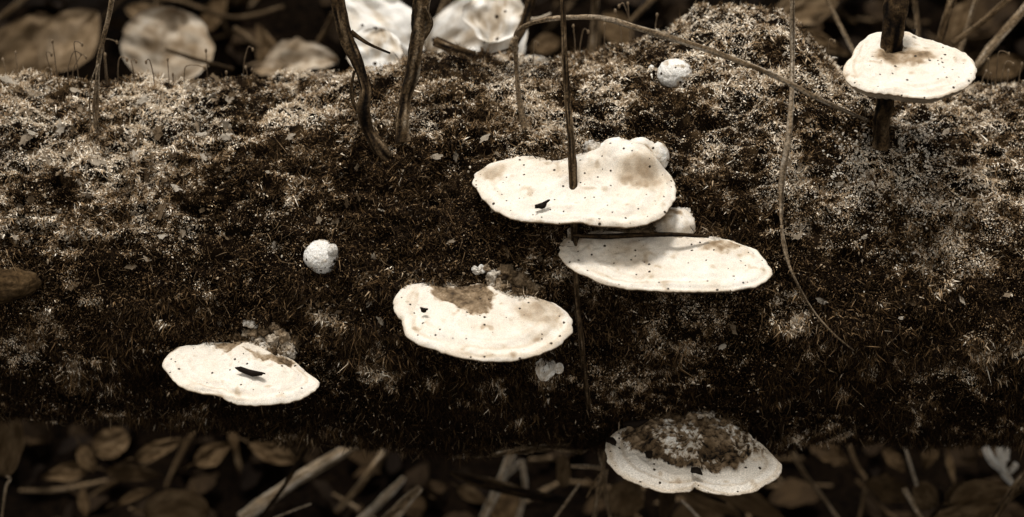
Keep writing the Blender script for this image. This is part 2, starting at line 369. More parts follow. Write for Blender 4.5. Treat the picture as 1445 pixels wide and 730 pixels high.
# ------------------------------------------------------------------ bracket fungi
BACKS = []
def bracket(outline, base, label, tilt=12, thick=0.022, dome=0.006, stains=(), crust=None, soft=(), lumps=(), pores=0.33, seed=0, yoff=0.0, anchor=None, rings=1.0, swell=()):
    """cap outline laid out on a tilted shelf plane through the point where the fungus leaves the log"""
    B = hit(*base)[0] if anchor is None else anchor
    B = B + np.array([0, yoff, 0])
    root = empty('bracket_fungus', B, label, 'fungus')
    nrm = np.array([0, -math.sin(math.radians(tilt)), math.cos(math.radians(tilt))])
    fwd = np.array([0, -math.cos(math.radians(tilt)), -math.sin(math.radians(tilt))])
    O = spline(outline, 260, True); m = len(O)
    W = []
    for q in O:
        r_ = ray(*q); W.append(CAM + r_ * (((B - CAM) @ nrm) / (r_ @ nrm)))
    W = np.array(W); c = W.mean(0) * 0.7 + (B * 0.3); c = c - nrm * ((c - B) @ nrm)
    size = np.ptp(W[:, 0]); rx = np.random.default_rng(seed)
    K = 62; rs = np.linspace(0, 1, K) ** 0.85
    R_, I_ = np.meshgrid(rs, np.arange(m), indexing='ij')
    wob = 1 + 0.022 * fbm(W * 70 + seed, 2) + 0.008 * fbm(W * 300 + seed, 1)
    pts = c + (W - c)[None] * (R_[..., None] * (1 + (wob - 1)[None, :, None] * R_[..., None]))
    dist_back = np.clip(((pts - W[:, :].mean(0)) @ -fwd) / (0.5 * np.ptp(W @ fwd)), -1, 1)     # +1 at the log
    h = 0.7 * dome * (1 - R_ ** 1.8) + dome * 0.9 * smooth(-0.3, 1, dist_back) * (1 - R_ ** 4)
    h = h + rings * 0.0009 * np.sin(R_ * 30 + 2.2 * fbm(pts * 25 + seed, 2)) * smooth(0.45, 0.8, R_) * (1 - smooth(0.96, 1, R_))
    h = h + 0.0030 * fbm(pts * 38 + seed * 3, 3) * (1 - R_ ** 6) + 0.0006 * fbm(pts * 260 + seed, 2)
    h = h - 0.0012 * smooth(0.975, 1.0, R_) ** 2
    J0 = proj(pts); J = J0; jit = np.stack([fbm(pts * 130 + 5, 3), fbm(pts * 130 + 45, 3)], -1) * 3.2
    v = 0.865 + 0.04 * fbm(pts * 60 + seed, 3) - 0.10 * smooth(0.0, 1.0, dist_back) * smooth(-.3, .6, fbm(pts * 28 + seed, 3)) - 0.08 * smooth(0.3, 1, fbm(pts * 45 + 20 + seed, 3)) - 0.16 * smooth(0.55, 1.0, fbm(pts * 120 + seed, 2)) 
    v = v - 0.09 * 1.3 * smooth(0.1, 0.9, np.sin(R_ * 40 + 2 * fbm(pts * 25, 2))) * smooth(0.55, 0.9, R_) * smooth(-0.4, 0.5, fbm(pts * 20 + 60, 2))
    v = v - 0.06 * smooth(0.975, 1, R_)
    for sx, sy, ax_, ay_, hh in swell:
        e = np.sqrt(((J0[..., 0] - sx) / ax_) ** 2 + ((J0[..., 1] - sy) / ay_) ** 2)
        h = h + hh * smooth(1.15, 0.35, e + 0.12 * fbm(pts * 90 + 2, 2)) * (1 - R_ ** 10)
    for poly, tv, dens in soft:  # soft-edged zones: stains, and shade painted into the cap colour
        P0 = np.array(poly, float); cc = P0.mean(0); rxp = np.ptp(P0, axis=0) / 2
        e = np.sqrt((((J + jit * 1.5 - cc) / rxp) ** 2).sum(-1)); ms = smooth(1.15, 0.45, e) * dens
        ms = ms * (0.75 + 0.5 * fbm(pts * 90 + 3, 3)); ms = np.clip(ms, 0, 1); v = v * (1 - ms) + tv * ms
    for poly, tv in stains:
        ms = sum(inpoly(J + jit * a_ + b_, poly) * 1.0 for a_, b_ in ((1, 0), (1.6, (1.5, 1)), (0.5, (-1.5, -1)), (2.2, (-1, 2)), (2.8, (1, -1.5)))) / 5
        nv = (tv + 0.13 * fbm(pts * 170, 3) + 0.10 * fbm(pts * 600, 2) + 0.14 * fbm(pts * 50, 2)); v = v * (1 - ms) + nv * ms; h = h - 0.0012 * ms + 0.0008 * ms * fbm(pts * 400, 2)
    cm = None
    if crust:
        ms = inpoly(J + jit * 1.3, crust); cm = ms
        f1 = fbm(pts * 210 + seed, 3); f2 = fbm(pts * 480, 2)
        v = np.where(ms, 0.36 + 0.20 * f1 + 0.12 * fbm(pts * 45 + 8, 2) + np.where((fbm(pts * 400 + 9, 2) > 0.0) & (fbm(pts * 50 + 3, 2) > 0.05 - 0.35 * (R_ < 0.4)), 0.42, 0) - np.where(f2 < -0.3, 0.24, 0), v)
        cr = np.array(crust, float); cc = cr.mean(0); e = np.sqrt((((J - cc) / (np.ptp(cr, axis=0) / 2)) ** 2).sum(-1))
        h = h + ms * (0.0008 + 0.0035 * smooth(1.1, 0.1, e) + 0.0022 * f1 + 0.0016 * f2 + 0.004 * smooth(0, 0.8, fbm(pts * 55 + 9, 2)))
    top = pts + nrm * h[..., None]
    # close the centre
    idx = np.arange(K * m).reshape(K, m); nx_ = np.roll(idx, -1, axis=1)
    Fq = np.stack([idx[:-1].ravel(), idx[1:].ravel(), nx_[1:].ravel(), nx_[:-1].ravel()], -1)
    a0, a1, a2 = top[K // 2, 0], top[K // 2 + 1, 0], top[K // 2, 1]
    flip = np.cross(a1 - a0, a2 - a0) @ nrm < 0
    # rolled rim belongs to the cap
    rim = []; rt = []
    out = (W - c); out /= np.linalg.norm(out, axis=1, keepdims=True)
    for dz, do in ((0.0005, 0.0003), (0.0013, 0.0001), (0.0022, -0.0012)):
        rim.append(top[-1] + out * do - nrm * dz); rt.append(v[-1] * 0.6)
    V = np.concatenate([top.reshape(-1, 3)] + rim); tv_ = np.concatenate([v.ravel()] + rt)
    b0 = K * m; Fs = [Fq]; prev = idx[-1]
    for k in range(3):
        cur = b0 + k * m + np.arange(m); Fs.append(np.stack([prev, cur, np.roll(cur, -1), np.roll(prev, -1)], -1)); prev = cur
    Fs = np.concatenate(Fs)
    if flip: Fs = Fs[:, ::-1]
    cap = mesh('cap', rel(V, root), np.ascontiguousarray(Fs), M_CAP if crust is None else M_CAPR, root, tone(tv_))
    # pore surface below, thickening towards the log
    Kb = 26; rs = np.linspace(0.997, 0.0, Kb); R2, _ = np.meshgrid(rs, np.arange(m), indexing='ij')
    edge = rim[-1]; q = c + (edge - c)[None] * R2[..., None]; q = q - nrm * (((q - edge[None]) @ nrm) * 0)[..., None]
    db = np.clip(((q - W.mean(0)) @ -fwd) / (0.5 * np.ptp(W @ fwd)), -1, 1)
    t = (thick * 0.16 * (1 - R2 ** 14) + thick * 0.38 * (1 - R2 ** 2) + thick * 1.2 * smooth(-0.4, 1.0, db) * (1 - R2 ** 3)) + 0.001 * fbm(q * 70, 2) * (1 - R2)
    q = q - nrm * t[..., None]
    idx = np.arange(Kb * m).reshape(Kb, m); nx_ = np.roll(idx, -1, axis=1)
    Fq = np.stack([idx[:-1].ravel(), idx[1:].ravel(), nx_[1:].ravel(), nx_[:-1].ravel()], -1)
    if flip: Fq = Fq[:, ::-1]
    mesh('pore_surface', rel(q.reshape(-1, 3), root), np.ascontiguousarray(Fq), M_PORE, root, tone(pores + 0.06 * fbm(q.reshape(-1, 3) * 60, 2)))
    bk = proj(W); lo = bk[:, 1].min(); sel = W[(bk[:, 1] < lo + 0.22 * np.ptp(bk[:, 1])) & (np.abs(bk[:, 0] - (base or (0, 0))[0]) < 0.33 * np.ptp(bk[:, 0]))]
    if base: BACKS.append((sel, nrm))
    for L in lumps: lump(root, B, nrm, seed=seed + len(root.children), **L)
    return root, B, nrm
M_CAPR = mat('rough_cap_skin', grain=0.28, gscale=900, bump=0.9, bscale=420, spec=0.15, speck=0.2, speckscale=230, sss=0.05)
def blob(c, rx, ry, rz, seed, rough=0.25, fr=60, nu=56, nv=36, axis=None):
    u, vv = np.meshgrid(np.linspace(0, 2 * math.pi, nu, endpoint=False), np.linspace(0.001, math.pi - 0.001, nv), indexing='ij')
    d = np.stack([np.cos(u) * np.sin(vv), np.sin(u) * np.sin(vv), np.cos(vv)], -1)
    s = np.array([rx, ry, rz]); k = 1 + rough * fbm(d * s * fr + seed * 7.7, 3)
    V = d * s * k[..., None]
    if axis is not None:
        V = V @ np.array(axis)
    V = V + c
    idx = np.arange(nu * nv).reshape(nu, nv); n2 = np.roll(idx, -1, axis=0)
    Fq = np.stack([idx[:, :-1].ravel(), idx[:, 1:].ravel(), n2[:, 1:].ravel(), n2[:, :-1].ravel()], -1)
    return V.reshape(-1, 3), Fq[:, ::-1].copy(), d.reshape(-1, 3)
def lump(root, B, nrm, at_px, w, h, v=0.8, name='growth_lobe', rough=0.22, fwd=0.0, seed=0, var=0.12, mm=None, d=None, spots=None):
    s = 0.00063; r_ = ray(*at_px); p0 = hit(*at_px)[0]
    # sits on the shelf or against the log, whichever the sight line meets first
    t1 = ((B - CAM) @ nrm) / (r_ @ nrm); t2 = (p0 - CAM) @ D
    c = CAM + r_ * (min(t1, t2) - fwd)
    big = mm is M_CAP
    V, Fq, dd = blob(c, w * s / 2, (d or (w + h) / 2) * s / 2, h * s / 2, seed, rough if big else rough * 1.5, fr=55 if big else 150)
    V = V + dd * (0.0006 if big else 0.0022) * fbm(V * 330 + seed, 3)[:, None]
    q = V
    t = v + var * fbm(q * 140 + seed, 3) - 0.3 * smooth(0.25, 0.7, fbm(q * 75 + 5 + seed, 3)) * (var > 0.1)
    mesh(name, rel(V, root), Fq, mm or M_CRUST, root, tone(t))

O1 = [(667, 253), (675, 240), (695, 229), (725, 222), (755, 222.5), (777, 228), (799, 225), (821, 219), (847, 214), (899, 213), (932, 229), (949, 255), (951, 277), (945, 294), (928, 307), (906, 316), (877, 318), (847, 317), (814, 312), (784, 313.5), (751, 310.5), (721, 306), (699, 294), (681, 277), (670, 264)]
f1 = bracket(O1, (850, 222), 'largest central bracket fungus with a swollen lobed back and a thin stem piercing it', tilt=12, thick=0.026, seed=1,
    soft=[([(672, 232), (718, 232), (718, 256), (672, 256)], 0.55, 0.7), ([(770, 236), (850, 236), (850, 262), (770, 262)], 0.62, 0.5), ([(862, 240), (945, 242), (940, 272), (868, 270)], 0.48, 0.75)],  # last zone paints shade below the swollen lobe into the cap
    swell=[(888, 236, 66, 24, 0.012), (872, 228, 34, 16, 0.004), (918, 236, 28, 16, 0.005)],
    lumps=[dict(at_px=(929, 222), w=34, h=40, v=0.9, mm=M_CAP, fwd=0.008, rough=.15), dict(at_px=(831, 208), w=19, h=17, v=0.9, fwd=0.0), dict(at_px=(846, 213), w=32, h=20, v=0.88, fwd=0.002),
           dict(at_px=(872, 214), w=56, h=34, v=0.95, fwd=0.004, mm=M_CAP, rough=.2), dict(at_px=(902, 214), w=50, h=36, v=0.93, fwd=0.004, mm=M_CAP, rough=.2), dict(at_px=(819, 252), w=9, h=10, v=0.8, name='collar', fwd=0.003), dict(at_px=(803, 254), w=9, h=7, v=0.78, name='collar', fwd=0.003)])
O2 = [(787, 349), (793, 341), (804, 333), (832, 329), (877, 329), (921, 329), (962, 331), (1002, 333), (1032, 340), (1062, 351), (1082, 366), (1088, 381), (1082, 394), (1058, 405), (1028, 408.5), (988, 410), (947, 409), (906, 407), (877, 405), (847, 396), (817, 383), (799, 371.5), (789, 360)]
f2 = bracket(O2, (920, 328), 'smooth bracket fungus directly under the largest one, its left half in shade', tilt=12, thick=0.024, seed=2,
    soft=[([(850, 345), (925, 345), (920, 382), (845, 382)], 0.55, 0.55), ([(985, 342), (1052, 342), (1048, 362), (988, 362)], 0.34, 1.0)],  # first zone paints the shadow cast by the largest fungus
    lumps=[dict(at_px=(948, 318), w=66, h=46, v=0.82, mm=M_CAP, rough=0.14), dict(at_px=(962, 306), w=34, h=22, v=0.85), dict(at_px=(890, 326), w=90, h=24, v=0.42, rough=0.15), dict(at_px=(805, 330), w=8, h=12, v=0.7)])
def z3(L): return [(530 + a / 3.475, 350 + b / 3.475) for a, b in L]
O3 = [(555, 425), (559, 413), (569, 404), (587.5, 399.5), (613.5, 399.5), (636.5, 404), (656, 403), (680, 400), (697, 402), (714, 413), (731, 420), (751, 420), (774, 425), (795, 436), (806, 449), (809, 463), (802, 476), (786, 489), (760, 499), (731, 505), (702, 508), (674, 507), (645, 501), (616, 493), (590, 484), (573, 471), (568, 457), (567, 449), (559, 438)]
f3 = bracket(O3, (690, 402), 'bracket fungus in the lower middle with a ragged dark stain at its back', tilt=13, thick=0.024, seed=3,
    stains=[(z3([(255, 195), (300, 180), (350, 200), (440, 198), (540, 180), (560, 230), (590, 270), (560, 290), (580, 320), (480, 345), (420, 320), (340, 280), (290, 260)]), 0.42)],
    soft=[(z3([(650, 250), (950, 270), (940, 400), (660, 400)]), 0.52, 0.7), (z3([(160, 200), (210, 200), (210, 300), (160, 300)]), 0.6, 0.6)],  # first zone is shading painted over the right third
    lumps=[dict(at_px=(676, 382), w=18, h=11, v=0.9, fwd=0.004), dict(at_px=(687, 379), w=9, h=12, v=0.9, fwd=0.004), dict(at_px=(695, 392), w=20, h=24, v=0.78),
           dict(at_px=(706, 405), w=26, h=26, v=0.82), dict(at_px=(715, 388), w=26, h=24, v=0.42), dict(at_px=(734, 397), w=32, h=28, v=0.40), dict(at_px=(716, 420), w=30, h=14, v=0.8),
           dict(at_px=(752, 407), w=24, h=20, v=0.45), dict(at_px=(728, 414), w=28, h=16, v=0.3), dict(at_px=(640, 401), w=18, h=6, v=0.85)])
def z4(L): return [(200 + a / 4.293, 430 + b / 4.293) for a, b in L]
O4 = [(231.4, 510), (238, 497.5), (251, 488.7), (272, 488), (284, 483.6), (312, 483), (340, 484), (363, 487), (386, 494), (409.6, 505), (423.6, 515), (435, 525), (447, 535), (448, 544), (437, 554), (419, 563), (393, 568), (363, 571), (337, 568.6), (321, 562.8), (307, 556), (286, 554), (265, 549), (246.6, 537), (235, 523)]
rl = random.Random(8)
L4 = [dict(at_px=(200 + a / 4.293, 430 + b / 4.293), w=w_, h=h_, v=vv, rough=0.3) for a, b, w_, h_, vv in
      ((650, 115, 20, 9, .85), (640, 165, 14, 10, .8), (690, 180, 20, 20, .5), (740, 160, 18, 20, .45), (790, 140, 14, 12, .5), (700, 225, 22, 18, .8), (770, 240, 18, 24, .82), (800, 210, 16, 18, .7),
       (850, 190, 20, 22, .55), (930, 230, 14, 24, .4), (880, 260, 20, 18, .7), (900, 290, 18, 12, .8), (820, 290, 22, 16, .5), (740, 280, 16, 18, .8), (860, 225, 16, 16, .6), (590, 200, 18, 12, .3))]
f4 = bracket(O4, (360, 484), 'leftmost bracket fungus, a crumbly knot at its back and a black chip on top', tilt=13, thick=0.022, seed=4,
    stains=[(z4([(440, 262), (500, 235), (600, 232), (665, 245), (600, 275), (510, 312), (450, 290)]), 0.45), (z4([(610, 308), (740, 322), (860, 325), (935, 345), (900, 388), (740, 360), (650, 328)]), 0.42)], lumps=L4)
def z5(L): return [(820 + a / 4.294, 560 + b / 4.294) for a, b in L]
O5 = [(857, 641.5), (857, 625), (866, 610), (890, 601), (918, 595), (946, 590), (983, 587), (1018, 591), (1043, 604), (1064, 618), (1078, 628), (1095, 644), (1102, 658), (1098, 672), (1083, 683), (1060, 694), (1029, 698), (1001, 694), (984, 689), (980.7, 686), (976, 690), (969, 692), (936, 694), (908, 684.6), (883, 674), (864, 660)]
f5 = bracket(O5, (985, 590), 'lowest bracket fungus, at the bottom edge of the log, its middle a rough dark crust', tilt=14, thick=0.024, seed=5, dome=0.0022,
    crust=z5([(235, 230), (330, 200), (450, 170), (560, 130), (700, 105), (850, 120), (1000, 210), (1100, 300), (1105, 350), (1060, 380), (960, 440), (840, 465), (700, 460), (600, 440), (500, 410), (440, 405), (380, 370), (290, 330), (245, 280)]),
    lumps=[dict(at_px=(993, 585), w=36, h=10, v=0.82), dict(at_px=(946, 590), w=24, h=18, v=0.45), dict(at_px=(921, 599), w=18, h=14, v=0.62), dict(at_px=(965, 602), w=22, h=16, v=0.6),
           dict(at_px=(990, 600), w=30, h=18, v=0.5), dict(at_px=(1005, 606), w=24, h=16, v=0.6), dict(at_px=(1022, 600), w=22, h=18, v=0.4), dict(at_px=(980, 612), w=14, h=22, v=0.3), dict(at_px=(1056, 645), w=6, h=6, v=0.9)])
# stem the sixth fungus grows round
sb = hit(1246, 205)[0]
O6 = [(1188.5, 99.5), (1193, 87), (1200.5, 81), (1206.6, 66), (1218.6, 54), (1243, 45), (1273, 45), (1297, 52.7), (1327, 62), (1357, 74), (1372, 84), (1377.5, 96), (1374, 111.5), (1360, 123.6), (1339, 131), (1315, 137), (1285, 135.6), (1255, 131), (1224.7, 128), (1206.6, 120.6), (1194.5, 111.5)]
def z6(L): return [(1080 + a / 3.318, a2 / 3.318) for a, a2 in L]
A6 = at(1258, 78, sb[1] + 0.005)
f6 = bracket(O6, None, 'bracket fungus at the upper right, skewered high on a thick dark stem', tilt=6, thick=0.036, seed=6, anchor=A6, pores=0.62,
    soft=[(z6([(490, 240), (810, 240), (800, 330), (500, 330)]), 0.32, 1.0), (z6([(380, 275), (480, 275), (480, 320), (380, 320)]), 0.6, 0.6)],
    lumps=[dict(at_px=(1270, 76), w=16, h=20, v=0.6, name='collar'), dict(at_px=(1258, 80), w=34, h=9, v=0.55, name='collar')])

# blunt dark branch stub at the left edge
p0, n0 = hit(4, 405)
V, Fq, dd = blob(p0 + np.array([-0.01, 0.004, 0]), 0.046, 0.022, 0.016, 71, 0.12, 50)
V = V + dd * 0.0012 * fbm(V * np.array([60, 500, 500]), 3)[:, None]
mesh('branch_stub', rel(V, logo), Fq, M_BARK, logo, tone(0.24 + 0.10 * fbm(V * np.array([40, 420, 420]), 3)))
# moss creeping over the backs of the brackets
bp = []; rb = np.random.default_rng(77)
for sel, nr in BACKS:
    m = 520; q = sel[rb.integers(0, len(sel), m)] + rb.normal(0, 0.0035, (m, 3)) * np.array([1, 1, 0.3]) + nr * 0.004; bp.append(q)
bp = np.concatenate(bp); m = len(bp); bd = np.array([0, -0.5, 0.7]) + rb.normal(0, 0.6, (m, 3)); bd /= np.linalg.norm(bd, axis=1, keepdims=True)
tag(blades(bp, bd, 0.003 + 0.005 * rb.random(m), 0.0006 + 0.0006 * rb.random(m), tone(np.where(rb.random(m) < .15, .6, .1 + .25 * rb.random(m))), rb.normal(0, 0.8, (m, 3)), 'creeping_moss', M_MOSS), 'moss creeping over the backs of the bracket fungi', 'moss', kind='stuff')
# small round ones
def button(px, py, w_, h_, label, beads=(), seed=0, v=0.88):
    p0, n0 = hit(px, py); s = 0.00063
    root = empty('young_fungus', p0, label, 'fungus')
    V, Fq, dd = blob(p0 + n0 * 0.002, w_ * s / 2, 0.015, h_ * s / 2, seed, 0.05, 70, 90, 60)
    V = V + 0.0005 * fbm(V * 500, 2)[:, None] * dd
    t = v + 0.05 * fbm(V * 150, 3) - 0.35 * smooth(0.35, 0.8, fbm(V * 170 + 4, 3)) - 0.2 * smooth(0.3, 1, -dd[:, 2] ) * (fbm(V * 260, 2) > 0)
    mesh('cap', rel(V, root), Fq, M_CAPR, root, tone(t))
    for bx, by, bw, bh, bv in beads:
        q, nq = hit(bx, by); V, Fq, dd = blob(q + nq * 0.005, bw * s / 2, bw * s / 2, bh * s / 2, seed + bx, 0.2, 150, 24, 16)
        mesh('bead', rel(V, root), Fq, M_CRUST, root, tone(bv + 0.1 * fbm(V * 200, 2)))
    return root
button(455, 363, 49, 48, 'small round white young fungus alone on the dark mossy face of the log', [(439, 358, 15, 34, .9), (470, 352, 14, 18, .92)], 31, 0.99)
button(952, 103, 52, 42, 'small smooth white young fungus with one bead, on the mossy hump of the log', [(919, 102, 9, 9, .95)], 37, 1.0)

# ------------------------------------------------------------------ stems and twigs
def tube(name, pts, rad, v, matl, parent=None, root=None, sides=9, n=40, knob=0.12, seed=0, var=0.12, streak=0.0, ridge=0.1):
    if max(rad) > 0.0035: sides = 20; n = max(n, 120); ridge = 0.2
    P = spline(pts, n); k = len(P); R0 = np.interp(np.linspace(0, 1, k), np.linspace(0, 1, len(rad)), rad)
    T = np.gradient(P, axis=0); T /= np.linalg.norm(T, axis=1, keepdims=True)
    N_ = np.cross(T, F); N_ /= np.linalg.norm(N_, axis=1, keepdims=True) + 1e-9; B_ = np.cross(T, N_)
    th = np.linspace(0, 2 * math.pi, sides, endpoint=False)
    ring = P[:, None] + (N_[:, None] * np.cos(th)[None, :, None] + B_[:, None] * np.sin(th)[None, :, None]) * R0[:, None, None]
    q = P[:, None] * 60 + np.stack([np.cos(th), np.sin(th), th * 0], -1)[None] * 1.3 + seed * 3.1
    rq = np.stack([np.cos(th) * 2.6, np.sin(th) * 2.6, th * 0], -1)[None] + P[:, None] * np.array([20, 20, 45]) + seed
    rg_ = fbm(rq, 4); ring = P[:, None] + (ring - P[:, None]) * (1 + knob * fbm(q, 3) + ridge * rg_)[..., None]
    V = ring.reshape(-1, 3); tt = v + ridge * 1.3 * rg_.reshape(-1) + var * fbm(q * 2.0, 3).reshape(-1) + streak * fbm(np.stack([np.cos(th) * 3, np.sin(th) * 3, th * 0], -1)[None] + P[:, None] * 8, 2).reshape(-1)
    idx = np.arange(k * sides).reshape(k, sides); n2 = np.roll(idx, -1, axis=1)
    Fq = [tuple(f) for f in np.stack([idx[:-1].ravel(), n2[:-1].ravel(), n2[1:].ravel(), idx[1:].ravel()], -1)]
    Fq += [tuple(range(sides))[::-1], tuple(idx[-1])]
    if root is not None: V = rel(V, root)
    return mesh(name, V, Fq, matl, parent, tone(tt))
def W3(pts):
    out = []
    for q in pts:
        if len(q) == 3: out.append(at(*q))
        else: out.append(hit(*q)[0])
    return out
PXM = 0.00066
def fr(px, py, off=0.015): return (px, py, hit(px, py)[0][1] - off)
def twig(name, pts, wpx, v, label, cat='twig', matl=None, extra=(), group=None, **kw):
    P = W3(pts); root = empty(name, P[0], label, cat, group)
    mm = matl or M_TWIG
    tube('stem', P, [w_ * PXM / 2 for w_ in wpx], v, mm, root, root, **kw)
    for nm, e, w_ in extra:
        tube(nm, W3(e), [q * PXM / 2 for q in w_], v, mm, root, root, n=16, sides=7)
    return root
h0 = hit
yA = hit(130, 185)[0][1]; 
twig('dry_weed', [(129, 192), (136, 160, yA), (137, 120, yA - .005), (140, 80, yA), (152, 30, yA), (162, -25, yA)], [4, 6, 6, 7, 7, 9], 0.5, 'thin pale dry stem with a frayed foot, leftmost of the stems on the log', 'stem', seed=1, streak=.15,
     extra=[('fibre', [(134, 190, yA - .01), (127, 165, yA - .008), (128, 120, yA - .01), (137, 92, yA - .005)], [3, 2.5, 2, 2]), ('fibre', [(140, 186, yA - .01), (133, 150, yA - .012), (134, 120, yA - .01), (139, 90, yA - .005)], [3, 2.5, 2, 2]),
            ('fibre', [(143, 192, yA - .01), (135, 180, yA - .012), (131, 150, yA - .012), (136, 125, yA - .01)], [3, 2.5, 2, 2])])
yB = hit(548, 214)[0][1]
twig('crooked_sapling', [(548, 224), (537, 212, yB - .01), (520, 185, yB - .003), (513, 155, yB), (516, 125, yB + .01), (503, 85, yB + .02), (487, 45, yB + .03), (470, -25, yB + .04)], [14, 18, 15, 17, 14, 16, 18, 18], 0.2, 'thick dark crooked stem leaning left, left of the rough barked stem', 'stem', seed=2, n=60,
     extra=[('side_twig', [(515, 165, yB), (500, 148, yB + .004), (496, 125, yB + .006), (500, 100, yB + .01)], [8, 6, 5, 4]), ('side_twig', [(495, 45, yB + .03), (520, 62, yB + .03), (550, 75, yB + .05)], [8, 5, 3])])
yC = hit(560, 198)[0][1]
twig('dead_sapling', [(568, 202), (567, 185, yC), (572, 140, yC + .012), (582, 100, yC + .02), (588, 55, yC + .03), (596, 0, yC + .045), (600, -30, yC + .05)], [23, 20, 17, 17, 20, 23, 24], 0.33, 'upright rough barked stem right of the dark crooked stem', 'stem', seed=3, n=80, knob=.2, streak=.2,
     extra=[('side_twig', [(588, 60, yC + .03), (606, 35, yC + .035), (598, 10, yC + .03)], [14, 10, 6])])
tb = 0.22
twig('short_sapling', [(606, 95, tb), (618, 40, tb), (632, 0, tb), (640, -30, tb)], [14, 17, 18, 18], 0.45, 'short pale stem behind the log between rough stem and white leaf', 'stem', seed=4, streak=.2)
twig('thin_sapling', [(638, 75, .2), (642, 30, .2), (640, -30, .2)], [8, 9, 9], 0.15, 'dark thin stem just right of the short pale stem', 'stem', seed=5)
twig('broken_stick', [(613, 58, .09), (640, 70, .085), (665, 80, .09), (682, 83, .1)], [14, 17, 19, 15], 0.19, 'short broken dark stick lying on the log below the speckled white leaf', 'stick', seed=6, extra=[('side_twig', [(682, 80, .1), (705, 74, .1), (728, 65, .1)], [5, 4, 3]), ('tendril', [(640, 66, .07), (634, 76, .06), (642, 84, .06), (652, 82, .06)], [2, 2, 2, 2])])
twig('leaning_sapling', [(712, 92, .1), (724, 66, .11), (738, 38, .12), (750, 0, .13), (756, -25, .13)], [9, 11, 14, 14, 14], 0.2, 'dark stem leaning right, between speckled white leaf and arched twig', 'stem', seed=7)
yG = hit(738, 180)[0][1]
twig('arched_twig', [(740, 186), (734, 150, yG + .01), (729, 100, yG + .02), (728, 60, yG + .02), (733, 42, yG + .01), (760, 30, yG), (800, 25, yG - .01), (850, 26, yG - .02), (900, 40, yG - .03), (960, 58, yG - .04), (1020, 78, yG - .06), (1090, 106, yG - .06), (1160, 142, yG - .06), (1225, 172)], [9, 7, 6, 7, 7, 7, 7, 8, 8, 8, 7, 7, 6, 5], 0.5, 'long arched twig bending from the centre over the mossy hump to the right', 'twig', n=120, seed=8, streak=.2,
     extra=[('joint', [(728, 70, yG + .015), (724, 62, yG + .01), (730, 52, yG + .01)], [9, 10, 7])])
s1 = f1[1]
yH = at(810, 262, s1[1] - 0.045)[1]
twig('piercing_twig', [fr(831, 575, .012), fr(828, 555, .015), fr(823, 510, .02), fr(819, 470, .02), fr(815, 430, .02), fr(813, 395, .02), fr(812, 336, .003), (809, 262, yH), (806, 200, yH + .01), (800, 130, yH + .03), (796, 60, yH + .04), (793, -25, yH + .06)], [7, 7, 7, 8, 8, 11, 11, 9, 8, 7], 0.27, 'thin upright stem that pierces the largest central bracket fungus', 'stem', n=110, seed=9)
yI = hit(1110, 230)[0][1] - .02
twig('dry_grass', [(1118, -25, yI + .05), (1118, 60, yI + .04), (1117, 130, yI + .02), (1113, 190, yI), (1106, 235, yI - .01), (1102, 275, yI - .02), (1103, 320, yI - .03)], [7, 7, 7, 8, 9, 7, 3], 0.52, 'long pale dry grass stem hanging down over the log right of centre', 'stem', n=70, seed=10, streak=.25,
     extra=[('thread', [(1103, 318, yI - .03), fr(1106, 350, .02), fr(1120, 390), fr(1145, 435, .012), fr(1175, 470, .01), fr(1205, 495, .008)], [4.5, 4, 3.5, 3, 2.5, 2]),
            ('thread', [(1103, 320, yI - .03), (1108, 345, yI - .035), (1114, 372, yI - .04)], [3, 3, 2]), ('thread', [(1104, 325, yI - .03), (1112, 330, yI - .035), (1120, 329, yI - .04), (1117, 336, yI - .04)], [1.5, 1.5, 1.5, 1])])
twig('thick_sapling', [(1246, 208), (1245, 170, sb[1]), (1250, 120, sb[1] + .003), (1258, 75, sb[1] + .005), (1263, 35, sb[1] + .01), (1268, -25, sb[1] + .02)], [24, 24, 24, 27, 30, 30], 0.17, 'thick dark pitted stem carrying the upper right bracket fungus', 'stem', n=60, seed=11, knob=.22)
twig('shading_twig', [(808, 333, f2[1][1] - .035), (850, 334, f2[1][1] - .03), (900, 332, f2[1][1] - .03), (950, 331, f2[1][1] - .028), (1000, 334, f2[1][1] - .02)], [5, 8, 7, 6, 4], 0.11, 'thin dark twig lying across the back of the shaded smooth bracket fungus', 'twig', seed=12)

# ------------------------------------------------------------------ ground
def ground_z(x, y):
    x = np.asarray(x, float); y = np.asarray(y, float)
    q = np.stack([x, y, x * 0], -1)
    z = -0.07 + 0.02 * fbm(q * 3, 3) + 0.006 * fbm(q * 30, 3)
    z = z + 0.45 * smooth(0.34, 0.75, y) + 0.03 * fbm(q * 1.3 + 4, 2) * smooth(1, 3, np.abs(y))
    return z
def axis_pts(a, b, fine0, fine1, nf, nc):
    return np.concatenate([fine0 - (fine0 - a) * np.linspace(1, 0, nc, endpoint=False) ** 3, np.linspace(fine0, fine1, nf), fine1 + (b - fine1) * np.linspace(0, 1, nc + 1)[1:] ** 3])
gx = axis_pts(-60, 60, -0.8, 0.8, 200, 30); gy = axis_pts(-60, 60, -0.4, 1.2, 200, 30)
GX, GY = np.meshgrid(gx, gy, indexing='ij'); GZ = ground_z(GX, GY)
i = np.arange(GX.size).reshape(GX.shape)
Q = np.stack([i[:-1, :-1].ravel(), i[1:, :-1].ravel(), i[1:, 1:].ravel(), i[:-1, 1:].ravel()], -1)
gr = mesh('ground', np.stack([GX, GY, GZ], -1).reshape(-1, 3), Q, M_SOIL); gr['kind'] = 'structure'
def ghit(px, py):
    r_ = ray(px, py); t = np.linspace(2.0, 5.5, 1400); P = CAM + r_ * t[:, None]
    b = P[:, 2] < ground_z(P[:, 0], P[:, 1]); k = np.argmax(b) if b.any() else 900
    return P[k]

